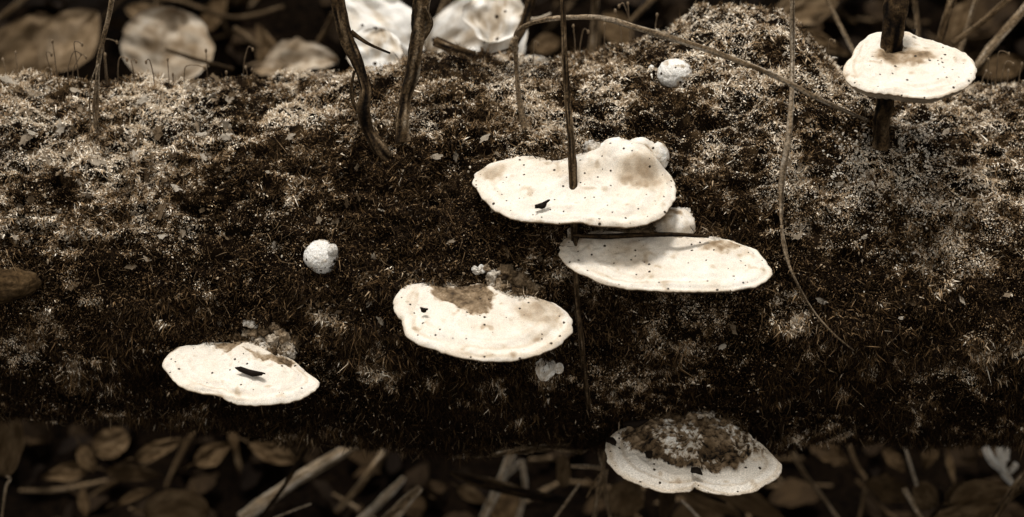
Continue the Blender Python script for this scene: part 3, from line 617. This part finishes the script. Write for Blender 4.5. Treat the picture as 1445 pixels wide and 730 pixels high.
# ------------------------------------------------------------------ leaves
def leaf_geo(L, Wd, shape, curl, fold, seed, nu=36, nv=20, v=0.4, veins=7, hole=0):
    u, s = np.meshgrid(np.linspace(0, 1, nu), np.linspace(-1, 1, nv), indexing='ij')
    if shape == 'oval': wp = np.sin(np.pi * np.clip(u, 0.004, 0.996)) ** 0.75
    elif shape == 'round': wp = np.sqrt(np.clip(1 - (2 * u - 1) ** 2, 0, 1)) * 1.0 + 0.02
    elif shape == 'point': wp = np.sin(np.pi * np.clip(u, 0, 1) ** 0.75) ** 1.0 * (1 - 0.25 * u) + 0.01
    else: wp = np.clip(np.sin(np.pi * u ** 0.8), 0, 1) ** 0.6 + 0.01
    q = np.stack([u * 3, s * 2 * 0 + seed * 1.7, s * 0], -1)
    e = 1 + (0.16 if shape == 'crumple' else 0.10 if v > 0.78 else 0.05) * fbm(np.stack([u * 8, np.sign(s) * 3 + seed, s * 0], -1), 3)
    X = (u - 0.5) * L; Y = s * Wd / 2 * wp * e
    z = -fold * np.abs(s) * -Wd * 0.5 + curl * ((u - 0.5) ** 2) * L * -1 + 0.035 * L * fbm(np.stack([u * 3 + seed, s * 2, s * 0], -1), 3)
    ph = (u - np.abs(s) * wp * 0.22) * veins + 0.35 * fbm(np.stack([u * 4 + seed, s * 2, s * 0], -1), 2)
    rip = 0.25 if v > 0.8 else 0.9
    vein = np.exp(-((ph - np.round(ph)) / 0.09) ** 2) * smooth(0.02, 0.15, np.abs(s))
    mid = np.exp(-(s / 0.05) ** 2)
    z = z + rip * L * 0.007 * (vein + 1.6 * mid) + 0.0025 * rip * L * np.cos(ph * 2 * np.pi) + 0.035 * L * fbm(np.stack([u * 7 + seed, s * 4, s * 0 + 2], -1), 2)
    t = v * (1 + 0.18 * fbm(np.stack([u * 4 + seed * 2, s * 3, s * 0 + 3], -1), 4)) + rip * (-0.03 * v * np.cos(ph * 2 * np.pi) + 0.08 * v * np.maximum(vein * 0.5, mid)) + 0.16 * v * fbm(np.stack([u * 9 + seed, s * 7, s * 0], -1), 3)
    V = np.stack([X, Y, z], -1)
    return V.reshape(-1, 3), t.reshape(-1), nu, nv
def leaf(P0, Lpx, Wpx, rot, v, label, shape='oval', tilt=(0.0, 0.0), curl=0.25, fold=0.12, seed=0, group=None, stalk=True, matl=None, name='dead_leaf', flat=False, dist=None, data=None):
    """a leaf centred at P0; rot = direction of its tip in the picture (degrees), tilt leans it away from facing the viewer"""
    s = ((P0 - CAM) @ D) / FPX; L = Lpx * s; Wd = Wpx * s
    V, t, nu, nv = leaf_geo(L, Wd, shape, curl, fold, seed, v=v)
    n_ = F + np.array([tilt[0], 0, 0]) + U * tilt[1]; n_ /= np.linalg.norm(n_)
    th = math.radians(rot); xa = math.cos(th) * np.array([1, 0, 0]) + math.sin(th) * U
    xa = xa - n_ * (xa @ n_); xa /= np.linalg.norm(xa); ya = np.cross(n_, xa)
    Mx = np.stack([xa, ya, n_]); Wv = V @ Mx
    root = empty(name, P0, label, 'leaf', group)
    th_ = 0.0006; m = len(V)
    Vt = np.concatenate([Wv + n_ * th_ / 2, Wv - n_ * th_ / 2])
    i = np.arange(m).reshape(nu, nv)
    q = np.stack([i[:-1, :-1].ravel(), i[1:, :-1].ravel(), i[1:, 1:].ravel(), i[:-1, 1:].ravel()], -1)
    bd = np.concatenate([i[0, :], i[1:, -1], i[-1, -2::-1], i[-2:0:-1, 0]]); b2 = np.roll(bd, -1)
    q = np.concatenate([q, q[:, ::-1] + m, np.stack([bd, bd + m, b2 + m, b2], -1)])
    mesh('blade', Vt, q, matl or M_LEAF, root, tone(np.concatenate([t, t])))
    if stalk:
        p = [np.array([-L * 0.5, 0, 0]), np.array([-L * 0.62, L * 0.03, -L * 0.02]), np.array([-L * 0.75, L * 0.02, -L * 0.06])]
        o = tube('leaf_stalk', [k @ Mx for k in p], [L * 0.018, L * 0.013, L * 0.01], v * 0.8, M_LEAF, root, None, n=8, sides=6)
    return root
# behind the log, from left to right
YB = 0.52
leaf(at(45, 72, YB), 150, 92, 28, .38, 'broad dim brown leaf at the far upper left corner behind the log', 'oval', (.1, .3), fold=.35, seed=1)
leaf(at(100, 60, YB - .03), 115, 84, 50, .44, 'brown oval leaf overlapping the corner leaf, left of the thin dry stem', 'oval', (-.1, .2), fold=.35, seed=2)
leaf(at(238, 68, .40), 112, 128, 78, .64, 'large round pale brown leaf standing behind the log at the upper left', 'round', (0, .1), seed=3, fold=.42, matl=M_LEAF, curl=.5)
leaf(at(378, 72, .5), 90, 42, 110, .3, 'narrow dim leaf right of the large round leaf', 'point', (.2, .2), seed=4)
leaf(at(425, 85, .42), 105, 55, 10, .62, 'crumpled pale brown leaf left of the dark crooked stem', 'crumple', (.1, .5), seed=5, fold=.5, curl=.8)
leaf(at(385, 100, .4), 60, 30, 170, .5, 'small curled leaf below the crumpled pale brown leaf', 'crumple', (.1, .5), seed=6, fold=.4, curl=.8)
leaf(at(300, 22, .6), 70, 30, 60, .25, 'dim narrow leaf above the large round leaf', 'oval', (.1, .4), seed=7)
leaf(at(204, 20, .55), 60, 34, 160, .32, 'dim brown leaf above left of the round leaf, under the top edge', 'oval', (.1, .4), seed=17)
leaf(at(537, 30, .17), 165, 84, 140, .90, 'long bright white leaf between dark crooked stem and rough stem', 'oval', (.1, .1), seed=8, matl=M_PALE, name='bleached_leaf', fold=.1)
leaf(at(530, 74, .14), 72, 78, 75, .86, 'smaller white leaf below the long bright white leaf', 'round', (0, .1), seed=9, matl=M_PALE, name='bleached_leaf')
leaf(at(672, 52, .18), 150, 110, 200, .88, 'broad white leaf speckled with dark dots behind the broken stick', 'round', (.1, .05), seed=10, matl=M_PALE, name='bleached_leaf')
leaf(at(702, 8, .17), 110, 84, 80, .84, 'folded white leaf rising above the speckled white leaf', 'crumple', (-.2, .1), seed=11, matl=M_PALE, name='bleached_leaf', fold=.3)
leaf(at(722, 68, .3), 60, 40, 95, .8, 'narrow white leaf right of the speckled leaf, by the arched twig', 'oval', (.3, .1), seed=13, matl=M_PALE, name='bleached_leaf')
leaf(at(753, 86, .22), 44, 16, 0, .82, 'small flat white leaf on the log edge below the arched twig', 'oval', (0, .2), seed=12, matl=M_PALE, name='bleached_leaf')
leaf(at(1135, 12, .5), 110, 52, 20, .36, 'dim grey brown leaf behind the mossy hump at the top', 'oval', (.1, .3), seed=14)
leaf(at(1165, 62, .42), 92, 26, -25, .3, 'narrow dim leaf left of the skewered bracket fungus', 'point', (.1, .3), seed=15)
leaf(at(870, 40, .55), 60, 46, 120, .3, 'dim leaf behind the arched twig left of the hump', 'oval', (.1, .3), seed=16)
leaf(at(770, 62, .5), 46, 30, 20, .28, 'dim small leaf just right of the arched twig foot', 'oval', (.1, .3), seed=18)
leaf(at(1350, 28, .5), 70, 34, 60, .3, 'dim leaf among the sticks at the top right', 'oval', (.1, .3), seed=19)
leaf(at(1415, 95, .42), 70, 40, 20, .26, 'dim leaf low at the right edge beyond the log', 'oval', (.1, .4), seed=20)
# under the log, from left to right
YU = 0.22
leaf(at(12, 628, .05), 92, 42, 262, 0.33, 'broad blunt brown leaf hanging at the lower left corner', 'round', (.1, 0), fold=0.25, curl=0.2, seed=21)
leaf(at(90, 668, YU), 70, 30, 192, 0.28, 'pale brown pointed leaf low at the left, right of the hanging corner leaf', 'point', (0, .2), fold=0.35, curl=0.5, seed=22)
leaf(at(122, 646, YU), 44, 26, 300, 0.27, 'small leaf touching the pointed leaf low at the left', 'oval', (0, .2), fold=0.45, curl=0.8, seed=23)
leaf(at(157, 625, YU), 54, 42, 30, 0.28, 'round dim leaf just under the log at the lower left', 'round', (0, .1), fold=0.15, curl=0.2, seed=24)
leaf(at(190, 668, YU), 84, 30, 355, 0.20, 'dark pointed leaf below the group of leaves at the lower left', 'point', (0, .3), fold=0.25, curl=0.5, seed=25)
leaf(at(228, 632, YU), 84, 28, 22, 0.28, 'long pointed pale leaf under the leftmost bracket fungus', 'point', (0, .2), fold=0.35, curl=0.8, seed=26)
leaf(at(302, 640, YU), 62, 36, 30, 0.27, 'dim leaf under the log, right of the long pointed pale leaf', 'point', (.1, .2), fold=0.45, curl=0.2, seed=27)
leaf(at(330, 622, .2), 40, 16, 280, 0.25, 'small hanging leaf tip under the log, left of the pale stick', 'point', (.1, .2), fold=0.15, curl=0.5, seed=28)
leaf(at(385, 638, .24), 74, 32, 340, 0.28, 'blurred brown leaf under the log beside the thick pale stick', 'oval', (.1, .2), fold=0.25, curl=0.8, seed=29)
leaf(at(250, 722, .12), 92, 60, 0, 0.30, 'broad brown leaf at the bottom edge, lower left', 'round', (0, .3), fold=0.35, curl=0.2, seed=30)
leaf(at(118, 706, .2), 44, 18, 100, 0.27, 'small curled leaf at the bottom left', 'point', (0, .3), fold=0.45, curl=0.5, seed=31)
leaf(at(190, 700, .2), 60, 14, 25, 0.25, 'thin curled leaf above the broad bottom edge leaf', 'oval', (0, .3), fold=0.15, curl=0.8, seed=32)
leaf(at(715, 712, .2), 60, 46, 70, 0.23, 'dim rounded leaf between the two bright sticks at the bottom', 'round', (0, .3), fold=0.25, curl=0.2, seed=33)
leaf(at(668, 700, .15), 50, 26, 330, 0.30, 'small pointed leaf left of the bright leaning stick', 'point', (0, .3), fold=0.35, curl=0.5, seed=34)
leaf(at(884, 702, .06), 62, 50, 60, 0.30, 'squarish pale leaf below the left end of the lowest bracket fungus', 'crumple', (0, .2), fold=0.45, curl=0.8, seed=35)
leaf(at(940, 712, .03), 70, 26, 260, 0.16, 'dark triangular leaf hanging under the lowest bracket fungus', 'point', (0, .1), fold=0.15, curl=0.2, seed=36)
leaf(at(1000, 704, .1), 110, 40, 330, 0.27, 'blurred brown leaf under the right half of the lowest bracket fungus', 'point', (0, .3), fold=0.25, curl=0.5, seed=37)
leaf(at(985, 728, .14), 90, 50, 20, 0.28, 'brown leaf cut by the bottom edge below the lowest bracket fungus', 'oval', (0, .3), fold=0.35, curl=0.8, seed=38)
leaf(at(1062, 712, .14), 120, 36, 330, 0.25, 'long dim leaf right of the lowest bracket fungus', 'point', (0, .3), fold=0.45, curl=0.2, seed=39)
leaf(at(1252, 690, .08), 66, 40, 160, 0.21, 'dark ridged leaf at the bottom, left of the round leaf', 'crumple', (0, .3), fold=0.15, curl=0.5, seed=40)
leaf(at(1305, 700, .05), 42, 34, 110, 0.30, 'small smooth round leaf at the bottom right', 'round', (0, .1), fold=0.25, curl=0.8, seed=41)
leaf(at(1348, 694, .06), 46, 18, 35, 0.31, 'narrow pale leaf between the round leaf and the large veined leaf', 'oval', (0, .2), fold=0.35, curl=0.2, seed=42)
leaf(at(1392, 702, .03), 110, 56, 10, 0.31, 'large veined brown leaf at the lower right corner', 'point', (0, .3), fold=0.45, curl=0.5, seed=43)
leaf(at(1360, 726, .02), 110, 26, 5, 0.33, 'pale leaf edge along the bottom right border', 'oval', (0, .3), fold=0.15, curl=0.8, seed=44)
leaf(at(1170, 640, .2), 60, 30, 330, 0.20, 'dim leaf under the log, right of the lowest bracket fungus', 'crumple', (0, .3), fold=0.25, curl=0.2, seed=45)
leaf(at(1262, 650, .18), 44, 20, 310, 0.23, 'small bent leaf left of the upright pale stick under the log', 'crumple', (0, .3), fold=0.35, curl=0.5, seed=46)
leaf(at(1310, 645, .16), 40, 28, 250, 0.25, 'wedge shaped leaf under the log right of the upright pale stick', 'point', (0, .2), fold=0.45, curl=0.8, seed=47)
leaf(at(1342, 662, .18), 50, 12, 280, 0.30, 'narrow hanging leaf left of the white frilly fungus', 'point', (0, .2), fold=0.15, curl=0.2, seed=48)
leaf(at(795, 665, .12), 46, 20, 272, 0.30, 'short blunt pale leaf hanging under the log, left of the broken twigs', 'round', (0, .1), fold=0.25, curl=0.5, seed=49)
leaf(at(770, 522, hit(770, 522)[0][1] - .004), 34, 30, 250, .85, 'small lobed pale leaf on the log under the stained bracket fungus', 'crumple', (0, .1), fold=0.35, curl=0.8, seed=50, stalk=False)
leaf(at(789, 520, hit(789, 520)[0][1] - .006), 16, 13, 80, .85, 'tiny round pale leaf right of the small lobed leaf on the log', 'round', (0, .1), fold=0.45, curl=0.2, seed=51, stalk=False)

# ------------------------------------------------------------------ sticks under and behind the log
def stick(name, pts, w_, v, label, cat='stick', **kw): return twig(name, pts, w_, v, label, cat, **kw)
stick('pale_stick', [(508, 626, .2), (455, 655, .18), (400, 690, .16), (340, 733, .14)], [17, 22, 22, 20], 0.61, 'thick pale stick slanting down left under the log', seed=20)
stick('thin_dark_twig', [(432, 630, .0), (405, 680, -.02), (366, 733, -.03)], [9, 7, 4], 0.14, 'thin dark twig crossing in front of the thick pale stick', 'twig', seed=21)
stick('thin_twig', [(439, 711, -.02), (415, 720, -.02), (385, 732, -.02)], [3, 3, 3], 0.63, 'thin pale twig at the bottom right of the dark crossing twig', 'twig', seed=22)
stick('dim_stick', [(543, 636, .22), (510, 682, .2), (474, 724, .18)], [12, 12, 10], 0.38, 'dim brown stick slanting under the log centre left', seed=23)
stick('pale_stick', [(570, 674, .14), (545, 700, .12), (505, 738, .1)], [8, 13, 14], 0.58, 'pale blurred stick at the bottom, left of the ringed stick', seed=24)
stick('ringed_stick', [(592, 690, .02), (570, 712, .0), (540, 740, -.01)], [14, 19, 20], 0.52, 'sharp speckled stick with a dark ring near its tip', seed=25)
stick('bright_stick', [(722, 640, .16), (706, 680, .15), (690, 715, .14), (682, 732, .13)], [15, 15, 15, 13], 0.65, 'bright leaning stick under the log, left of the forked one', seed=26)
stick('forked_stick', [(736, 650, .16), (741, 690, .15), (730, 738, .14)], [10, 9, 10], 0.63, 'bright upright forked stick under the log', seed=27, extra=[('side_twig', [(735, 652, .16), (718, 668, .16), (704, 682, .16)], [9, 9, 9])])
stick('dark_stick', [(636, 666, .06), (690, 683, .05), (750, 698, .05), (800, 706, .06)], [8, 18, 16, 10], 0.11, 'dark flat stick crossing in front of the two bright sticks', seed=28)
stick('pale_twig', [(818, 682, -.02), (803, 704, -.02), (782, 733, -.02)], [4, 5, 4], 0.52, 'short pale twig left of the broken twig cluster', 'twig', seed=29)
stick('broken_twig', [(806, 658, -.05), (830, 659, -.05), (848, 661, -.05)], [6, 8, 7], 0.54, 'horizontal broken twig stub left of the lowest bracket fungus', 'twig', seed=30)
stick('upright_twig', [(853, 616, -.06), (852, 640, -.06), (850, 665, -.06), (843, 700, -.06), (838, 738, -.05)], [7, 8, 7, 8, 9], 0.44, 'upright twig touching the left end of the lowest bracket fungus', 'twig', seed=31, extra=[('side_twig', [(856, 662, -.06), (854, 690, -.06), (862, 735, -.05)], [6, 6, 7]), ('side_twig', [(840, 588, -.05), (842, 620, -.05), (848, 655, -.055)], [3, 3, 3]), ('side_twig', [(846, 670, -.06), (835, 688, -.06), (828, 702, -.06)], [4, 3, 3])])
stick('curved_twig', [(962, 706, -.02), (972, 716, -.02), (990, 735, -.02)], [3, 5, 5], 0.65, 'pale curved twig end at the bottom under the lowest bracket fungus', 'twig', seed=32)
stick('dark_stick', [(975, 690, -.0), (1000, 700, .0), (1024, 710, .0)], [7, 8, 5], 0.13, 'short dark stick just under the notch of the lowest bracket fungus', seed=33)
stick('dim_twig', [(1113, 628, .16), (1135, 668, .14), (1160, 700, .12), (1185, 735, .1)], [9, 8, 6, 7], 0.44, 'brown twig slanting down right of the lowest bracket fungus', 'twig', seed=34)
stick('dim_twig', [(1198, 628, .2), (1210, 660, .19), (1222, 680, .18), (1212, 735, .17)], [8, 8, 7, 5], 0.34, 'dim bent twig between the slanting brown twig and dark ridged leaf', 'twig', seed=35)
stick('pale_twig', [(1277, 630, .05), (1285, 658, .04), (1294, 686, .03)], [6, 6, 6], 0.65, 'short bright upright twig above the small smooth round leaf', 'twig', seed=36)
stick('pale_twig', [(1276, 690, .0), (1288, 710, .0), (1302, 735, .0)], [8, 10, 9], 0.52, 'pale split twig at the bottom beside the small smooth round leaf', 'twig', seed=37)
stick('dark_twig', [(1328, 690, .02), (1327, 712, .02), (1310, 735, .0)], [8, 8, 7], 0.12, 'dark short stick right of the small smooth round leaf', 'twig', seed=38)
stick('dark_twig', [(1452, 660, -.04), (1430, 690, -.04), (1402, 735, -.04)], [8, 12, 10], 0.31, 'dark ridged stick at the lower right corner', seed=39)
stick('bent_twig', [(8, 672, -.04), (14, 676, -.04), (8, 690, -.04), (2, 735, -.04)], [3, 5, 4, 3], 0.52, 'small bent twig at the lower left corner under the hanging leaf', 'twig', seed=40)
# behind
stick('pale_thin_stick', [(1160, -15, .25), (1182, 30, .23), (1206, 76, .2)], [6, 7, 7], .5, 'thin pale stick leaning on the skewered fungus from the upper left', seed=50)
stick('pale_stub', [(1288, -15, .2), (1293, 20, .2), (1296, 60, .18)], [9, 8, 7], .36, 'brown stick just right of the thick dark pitted stem', seed=51)
stick('dark_rough_stick', [(1350, -20, .16), (1335, 25, .15), (1323, 70, .14)], [14, 12, 10], .25, 'dark rough stick rising behind the skewered fungus', seed=52)
stick('pale_thin_stick', [(1382, -15, .22), (1368, 30, .21), (1353, 80, .2)], [7, 8, 7], .5, 'thin pale stick at the upper right crossing behind a dark one', seed=53)
stick('speckled_stick', [(1430, -8, .16), (1390, 28, .15), (1344, 62, .14)], [9, 9, 10], .33, 'speckled dark stick slanting at the upper right above the fungus edge', seed=54)
stick('pale_stick', [(1452, 5, .16), (1420, 42, .15), (1395, 70, .14), (1374, 98, .13)], [13, 12, 12, 10], .48, 'thickest pale stick slanting to the right edge of the skewered fungus', seed=55)
stick('dim_stalk', [(841, -20, .3), (838, 40, .3), (832, 95, .28)], [12, 11, 9], .38, 'dim upright stalk behind the arched twig', seed=56)
stick('dim_stick', [(935, -15, .4), (905, 15, .4), (890, 30, .4)], [10, 10, 8], .36, 'dim stick end left of the mossy hump at the top', seed=57)
stick('dim_branch', [(-10, 35, .5), (22, 8, .5), (50, -15, .5)], [10, 12, 12], .36, 'dim branch crossing the far upper left corner', seed=58)
stick('dim_branch', [(235, 70, .33), (270, 82, .3), (330, 98, .3)], [6, 7, 7], .18, 'dark twig in front of the large round pale brown leaf', 'twig', seed=59)
stick('dim_branch', [(200, -4, .6), (255, 2, .6), (330, 25, .6), (400, 10, .6)], [7, 8, 8, 8], .32, 'dim branch along the top edge above the round leaf', seed=60)
stick('dim_branch', [(330, 40, .5), (360, 62, .5), (400, 100, .5)], [10, 10, 8], .38, 'blurred slanting twig between the round leaf and crumpled leaf', 'twig', seed=61)
stick('dim_branch', [(470, 20, .45), (455, 50, .45), (430, 80, .45)], [8, 8, 6], .25, 'dim leaning twig just left of the dark crooked stem', 'twig', seed=62)

# leaf litter: many alike leaves and twigs nobody could tell apart
rr = random.Random(12); base_leaves = []
for s in range(5):
    V, t, nu, nv = leaf_geo(1.0, 0.5 + 0.08 * s, ('oval', 'point', 'round', 'crumple', 'oval')[s], 0.5, 0.25, 60 + s, nu=16, nv=9, v=0.05 + 0.03 * s)
    i = np.arange(len(V)).reshape(nu, nv); m = len(V)
    q = np.stack([i[:-1, :-1].ravel(), i[1:, :-1].ravel(), i[1:, 1:].ravel(), i[:-1, 1:].ravel()], -1)
    o = mesh('litter_leaf', V, q, M_LEAF, None, tone(t)); base_leaves.append(o.data); bpy.data.objects.remove(o)
def litter(n, x0, x1, y0, y1, lab, grp, s0, s1, lift):
    for k in range(n):
        px = rr.uniform(x0, x1); py = rr.uniform(y0, y1); g = ghit(px, py)
        o = bpy.data.objects.new('litter_leaf', base_leaves[rr.randrange(5)]); COL.objects.link(o)
        o.location = (g[0], g[1], ground_z(g[0], g[1]) + rr.uniform(0.004, lift)); o.rotation_euler = (rr.gauss(0.35, .35), rr.gauss(0, .35), rr.uniform(0, 6.28))
        z = rr.uniform(s0, s1); o.scale = (z, z, z); tag(o, lab, 'leaf', grp)
litter(110, -60, 1500, -40, 120, 'dim brown leaf in the blurred litter on the bank behind the log', 'dim litter leaves behind the log', .035, .08, .05)
litter(110, -60, 1500, 600, 790, 'dim brown leaf in the dark litter on the ground under the log', 'dim litter leaves under the log', .025, .06, .03)
for k in range(46):
    top = k < 26; px = rr.uniform(0, 1445); py = rr.uniform(-10, 100) if top else rr.uniform(640, 760)
    g = ghit(px, py); an = rr.uniform(0, 3.14); L = rr.uniform(.06, .16); d = np.array([math.cos(an), math.sin(an) * .6, rr.uniform(-.1, .8)]) * L
    g = g + np.array([0, 0, .015])
    o = tube('litter_twig', [g - d / 2, g + np.array([rr.gauss(0, .006), 0, rr.gauss(0, .006)]), g + d / 2], [.0022, .003, .0018], rr.uniform(.2, .42), M_TWIG, n=10, sides=6, seed=k)
    tag(o, 'dim blurred twig in the litter on the bank behind the log' if top else 'dim blurred twig in the dark litter under the log', 'twig', 'litter twigs behind the log' if top else 'litter twigs under the log')

# ------------------------------------------------------------------ small things
def chip(px, py, f, Lpx, Wpx, rot, label, lift=0.004, T=None, name='bark_chip'):
    _, B, nrm = f; r_ = ray(px, py); p = CAM + r_ * (((B - CAM) @ nrm) / (r_ @ nrm)) + nrm * lift
    # find the real cap height here
    s = PXM; n = 14; L = Lpx * s; W_ = Wpx * s * 1.4; rg = np.random.default_rng(int(px))
    e1 = np.array([1, 0, 0.0]); e2 = np.cross(nrm, e1); th = math.radians(rot)
    a_ = e1 * math.cos(th) + e2 * math.sin(th); b_ = np.cross(nrm, a_)
    up = []; dn = []
    for k in range(n):
        t = 2 * math.pi * k / n; rr_ = 1 + rg.uniform(-.25, .25)
        q = p + a_ * math.cos(t) * L / 2 * rr_ + b_ * math.sin(t) * W_ / 2 * rr_ + nrm * (0.0015 * math.cos(2 * t))
        up.append(q + nrm * 0.0016); dn.append(q)
    V = np.array(up + dn + [p + nrm * 0.003]); Fc = [(k, (k + 1) % n, n + (k + 1) % n, n + k)[::-1] for k in range(n)] + [(k, (k + 1) % n, 2 * n) for k in range(n)]
    o = mesh(name, V - p, Fc, M_CHIP); o.location = tuple(p); tag(o, label, 'chip')
chip(355, 536, f4, 42, 7, -22, 'curved black bark chip lying on the leftmost bracket fungus', .009)
chip(764, 299, f1, 22, 6, 33, 'small black bark splinter near the front edge of the largest fungus', .007)
chip(599, 448, f3, 10, 4, -15, 'tiny black speck of bark on the left of the stained bracket fungus', .008)
chip(982, 675, f5, 11, 13, 70, 'black oval seed at the front notch of the lowest bracket fungus', .008, name='seed')
chip(862, 631, f5, 11, 14, 60, 'dark crumb at the left end of the lowest bracket fungus', .006, name='bark_crumb')
chip(897, 611, f5, 34, 9, 12, 'black curved bark strip at the back left of the lowest bracket fungus', .012)
chip(915, 650, f5, 13, 8, 10, 'dark crumb at the crust edge of the lowest bracket fungus', .008, name='bark_crumb')
chip(1288, 58, f6, 6, 5, 0, 'tiny dark speck right of the stem on the skewered bracket fungus', .009, name='bark_crumb')
# crust of pale fungus under the log edge
P = [hit(q[0], q[1])[0] - np.array([0, 0, .004]) for q in ((636, 642), (655, 640), (680, 641), (720, 640), (760, 640), (800, 639), (820, 636), (834, 628))]
cf = empty('crust_fungus', P[0], 'pale wavy crust fungus along the lower edge of the log', 'fungus')
tube('crust', P, [.002, .003, .004, .004, .004, .004, .0035, .002], .42, M_CRUST, cf, cf, n=90, knob=.7, var=.2)
# white frilly fungus lower right
wf = empty('frilly_fungus', at(1410, 650, .1), 'small bright white frilly fungus under the log at the lower right', 'fungus')
for k, (pts, w_) in enumerate((([(1390, 632, .1), (1398, 648, .09), (1412, 662, .09), (1418, 672, .09)], [10, 13, 12, 8]), ([(1410, 632, .1), (1414, 650, .09), (1416, 668, .09), (1430, 684, .08)], [12, 13, 10, 8]), ([(1434, 655, .09), (1426, 664, .09), (1416, 668, .09)], [10, 9, 8]), ([(1422, 634, .1), (1420, 650, .09)], [6, 7]))):
    tube('frill', W3(pts), [q * PXM / 2 for q in w_], .9, M_CAPR, wf, wf, n=20, knob=.35, seed=k)
# spore stalks of the moss
def spore(px, py, h, lean, curl, v, lab):
    y = None; b = hit(px, py)[0]; s = PXM * 1.02
    tip = b + np.array([lean * s, 0, h * s]); mid = (b + tip) / 2 + np.array([-lean * .3 * s, 0, 0])
    pts = [b - np.array([0, 0, .003]), mid, tip]
    if curl: pts += [tip + np.array([curl * s, 0, 2 * s]), tip + np.array([curl * 1.8 * s, 0, -2 * s])]
    root = empty('spore_stalk', b, lab, 'moss stalk', 'spore stalks on the log')
    tube('stalk', pts, [.0005, .0005, .00045, .0005], v, M_STALK, root, root, n=14, sides=6)
    V, Fq, _ = blob(pts[-1], .0012, .0012, .0022, px, .1, 60, 12, 8); mesh('capsule', rel(V, root), Fq, M_STALK, root, tone(np.full(len(V), v + .06)))
LS, RS, CS = 'thin spore stalk standing on the left top edge of the log', 'thin spore stalk standing on the right top edge of the log', 'thin spore stalk standing on the top edge near the hump'
for px, py, h, ln_, cu in ((10, 112, 32, -3, 0), (27, 112, 38, 0, 0), (73, 116, 46, -4, 4), (82, 116, 60, -2, 0), (97, 116, 44, 10, 6), (102, 116, 38, 14, 4), (110, 116, 58, -2, 6), (147, 116, 62, 2, 10), (152, 116, 44, 0, 0), (165, 116, 36, 4, 6), (191, 116, 34, -3, 4), (218, 118, 36, -4, -3), (241, 120, 38, 0, 0), (246, 120, 18, 0, 0), (258, 118, 26, 4, 14), (293, 116, 50, 0, 0), (320, 114, 14, 0, 0), (345, 114, 50, 8, 4), (352, 114, 20, -2, 0), (360, 116, 18, -2, 0), (62, 116, 22, 5, 4)):
    spore(px, py, h, ln_, cu, .3 + .2 * rr.random(), LS)
for px, py, h, ln_, cu in ((1392, 122, 42, -2, 0), (1405, 122, 52, 0, 8), (1412, 122, 38, 4, 6), (1422, 124, 26, 0, 0), (1436, 124, 38, 2, 0), (1400, 122, 20, -3, 0), (1385, 122, 24, 5, 0)):
    spore(px, py, h, ln_, cu, .3 + .2 * rr.random(), RS)
for px, py, h, ln_, cu in ((751, 92, 36, 1, 3), (812, 88, 54, -3, 0), (818, 86, 46, 5, 4), (853, 74, 44, 0, 0), (876, 68, 56, -10, 0), (888, 64, 62, -4, 0), (893, 62, 58, -12, -4), (925, 48, 30, 2, 0), (1170, 84, 28, 0, 4)):
    spore(px, py, h, ln_, cu, .3 + .15 * rr.random(), CS)
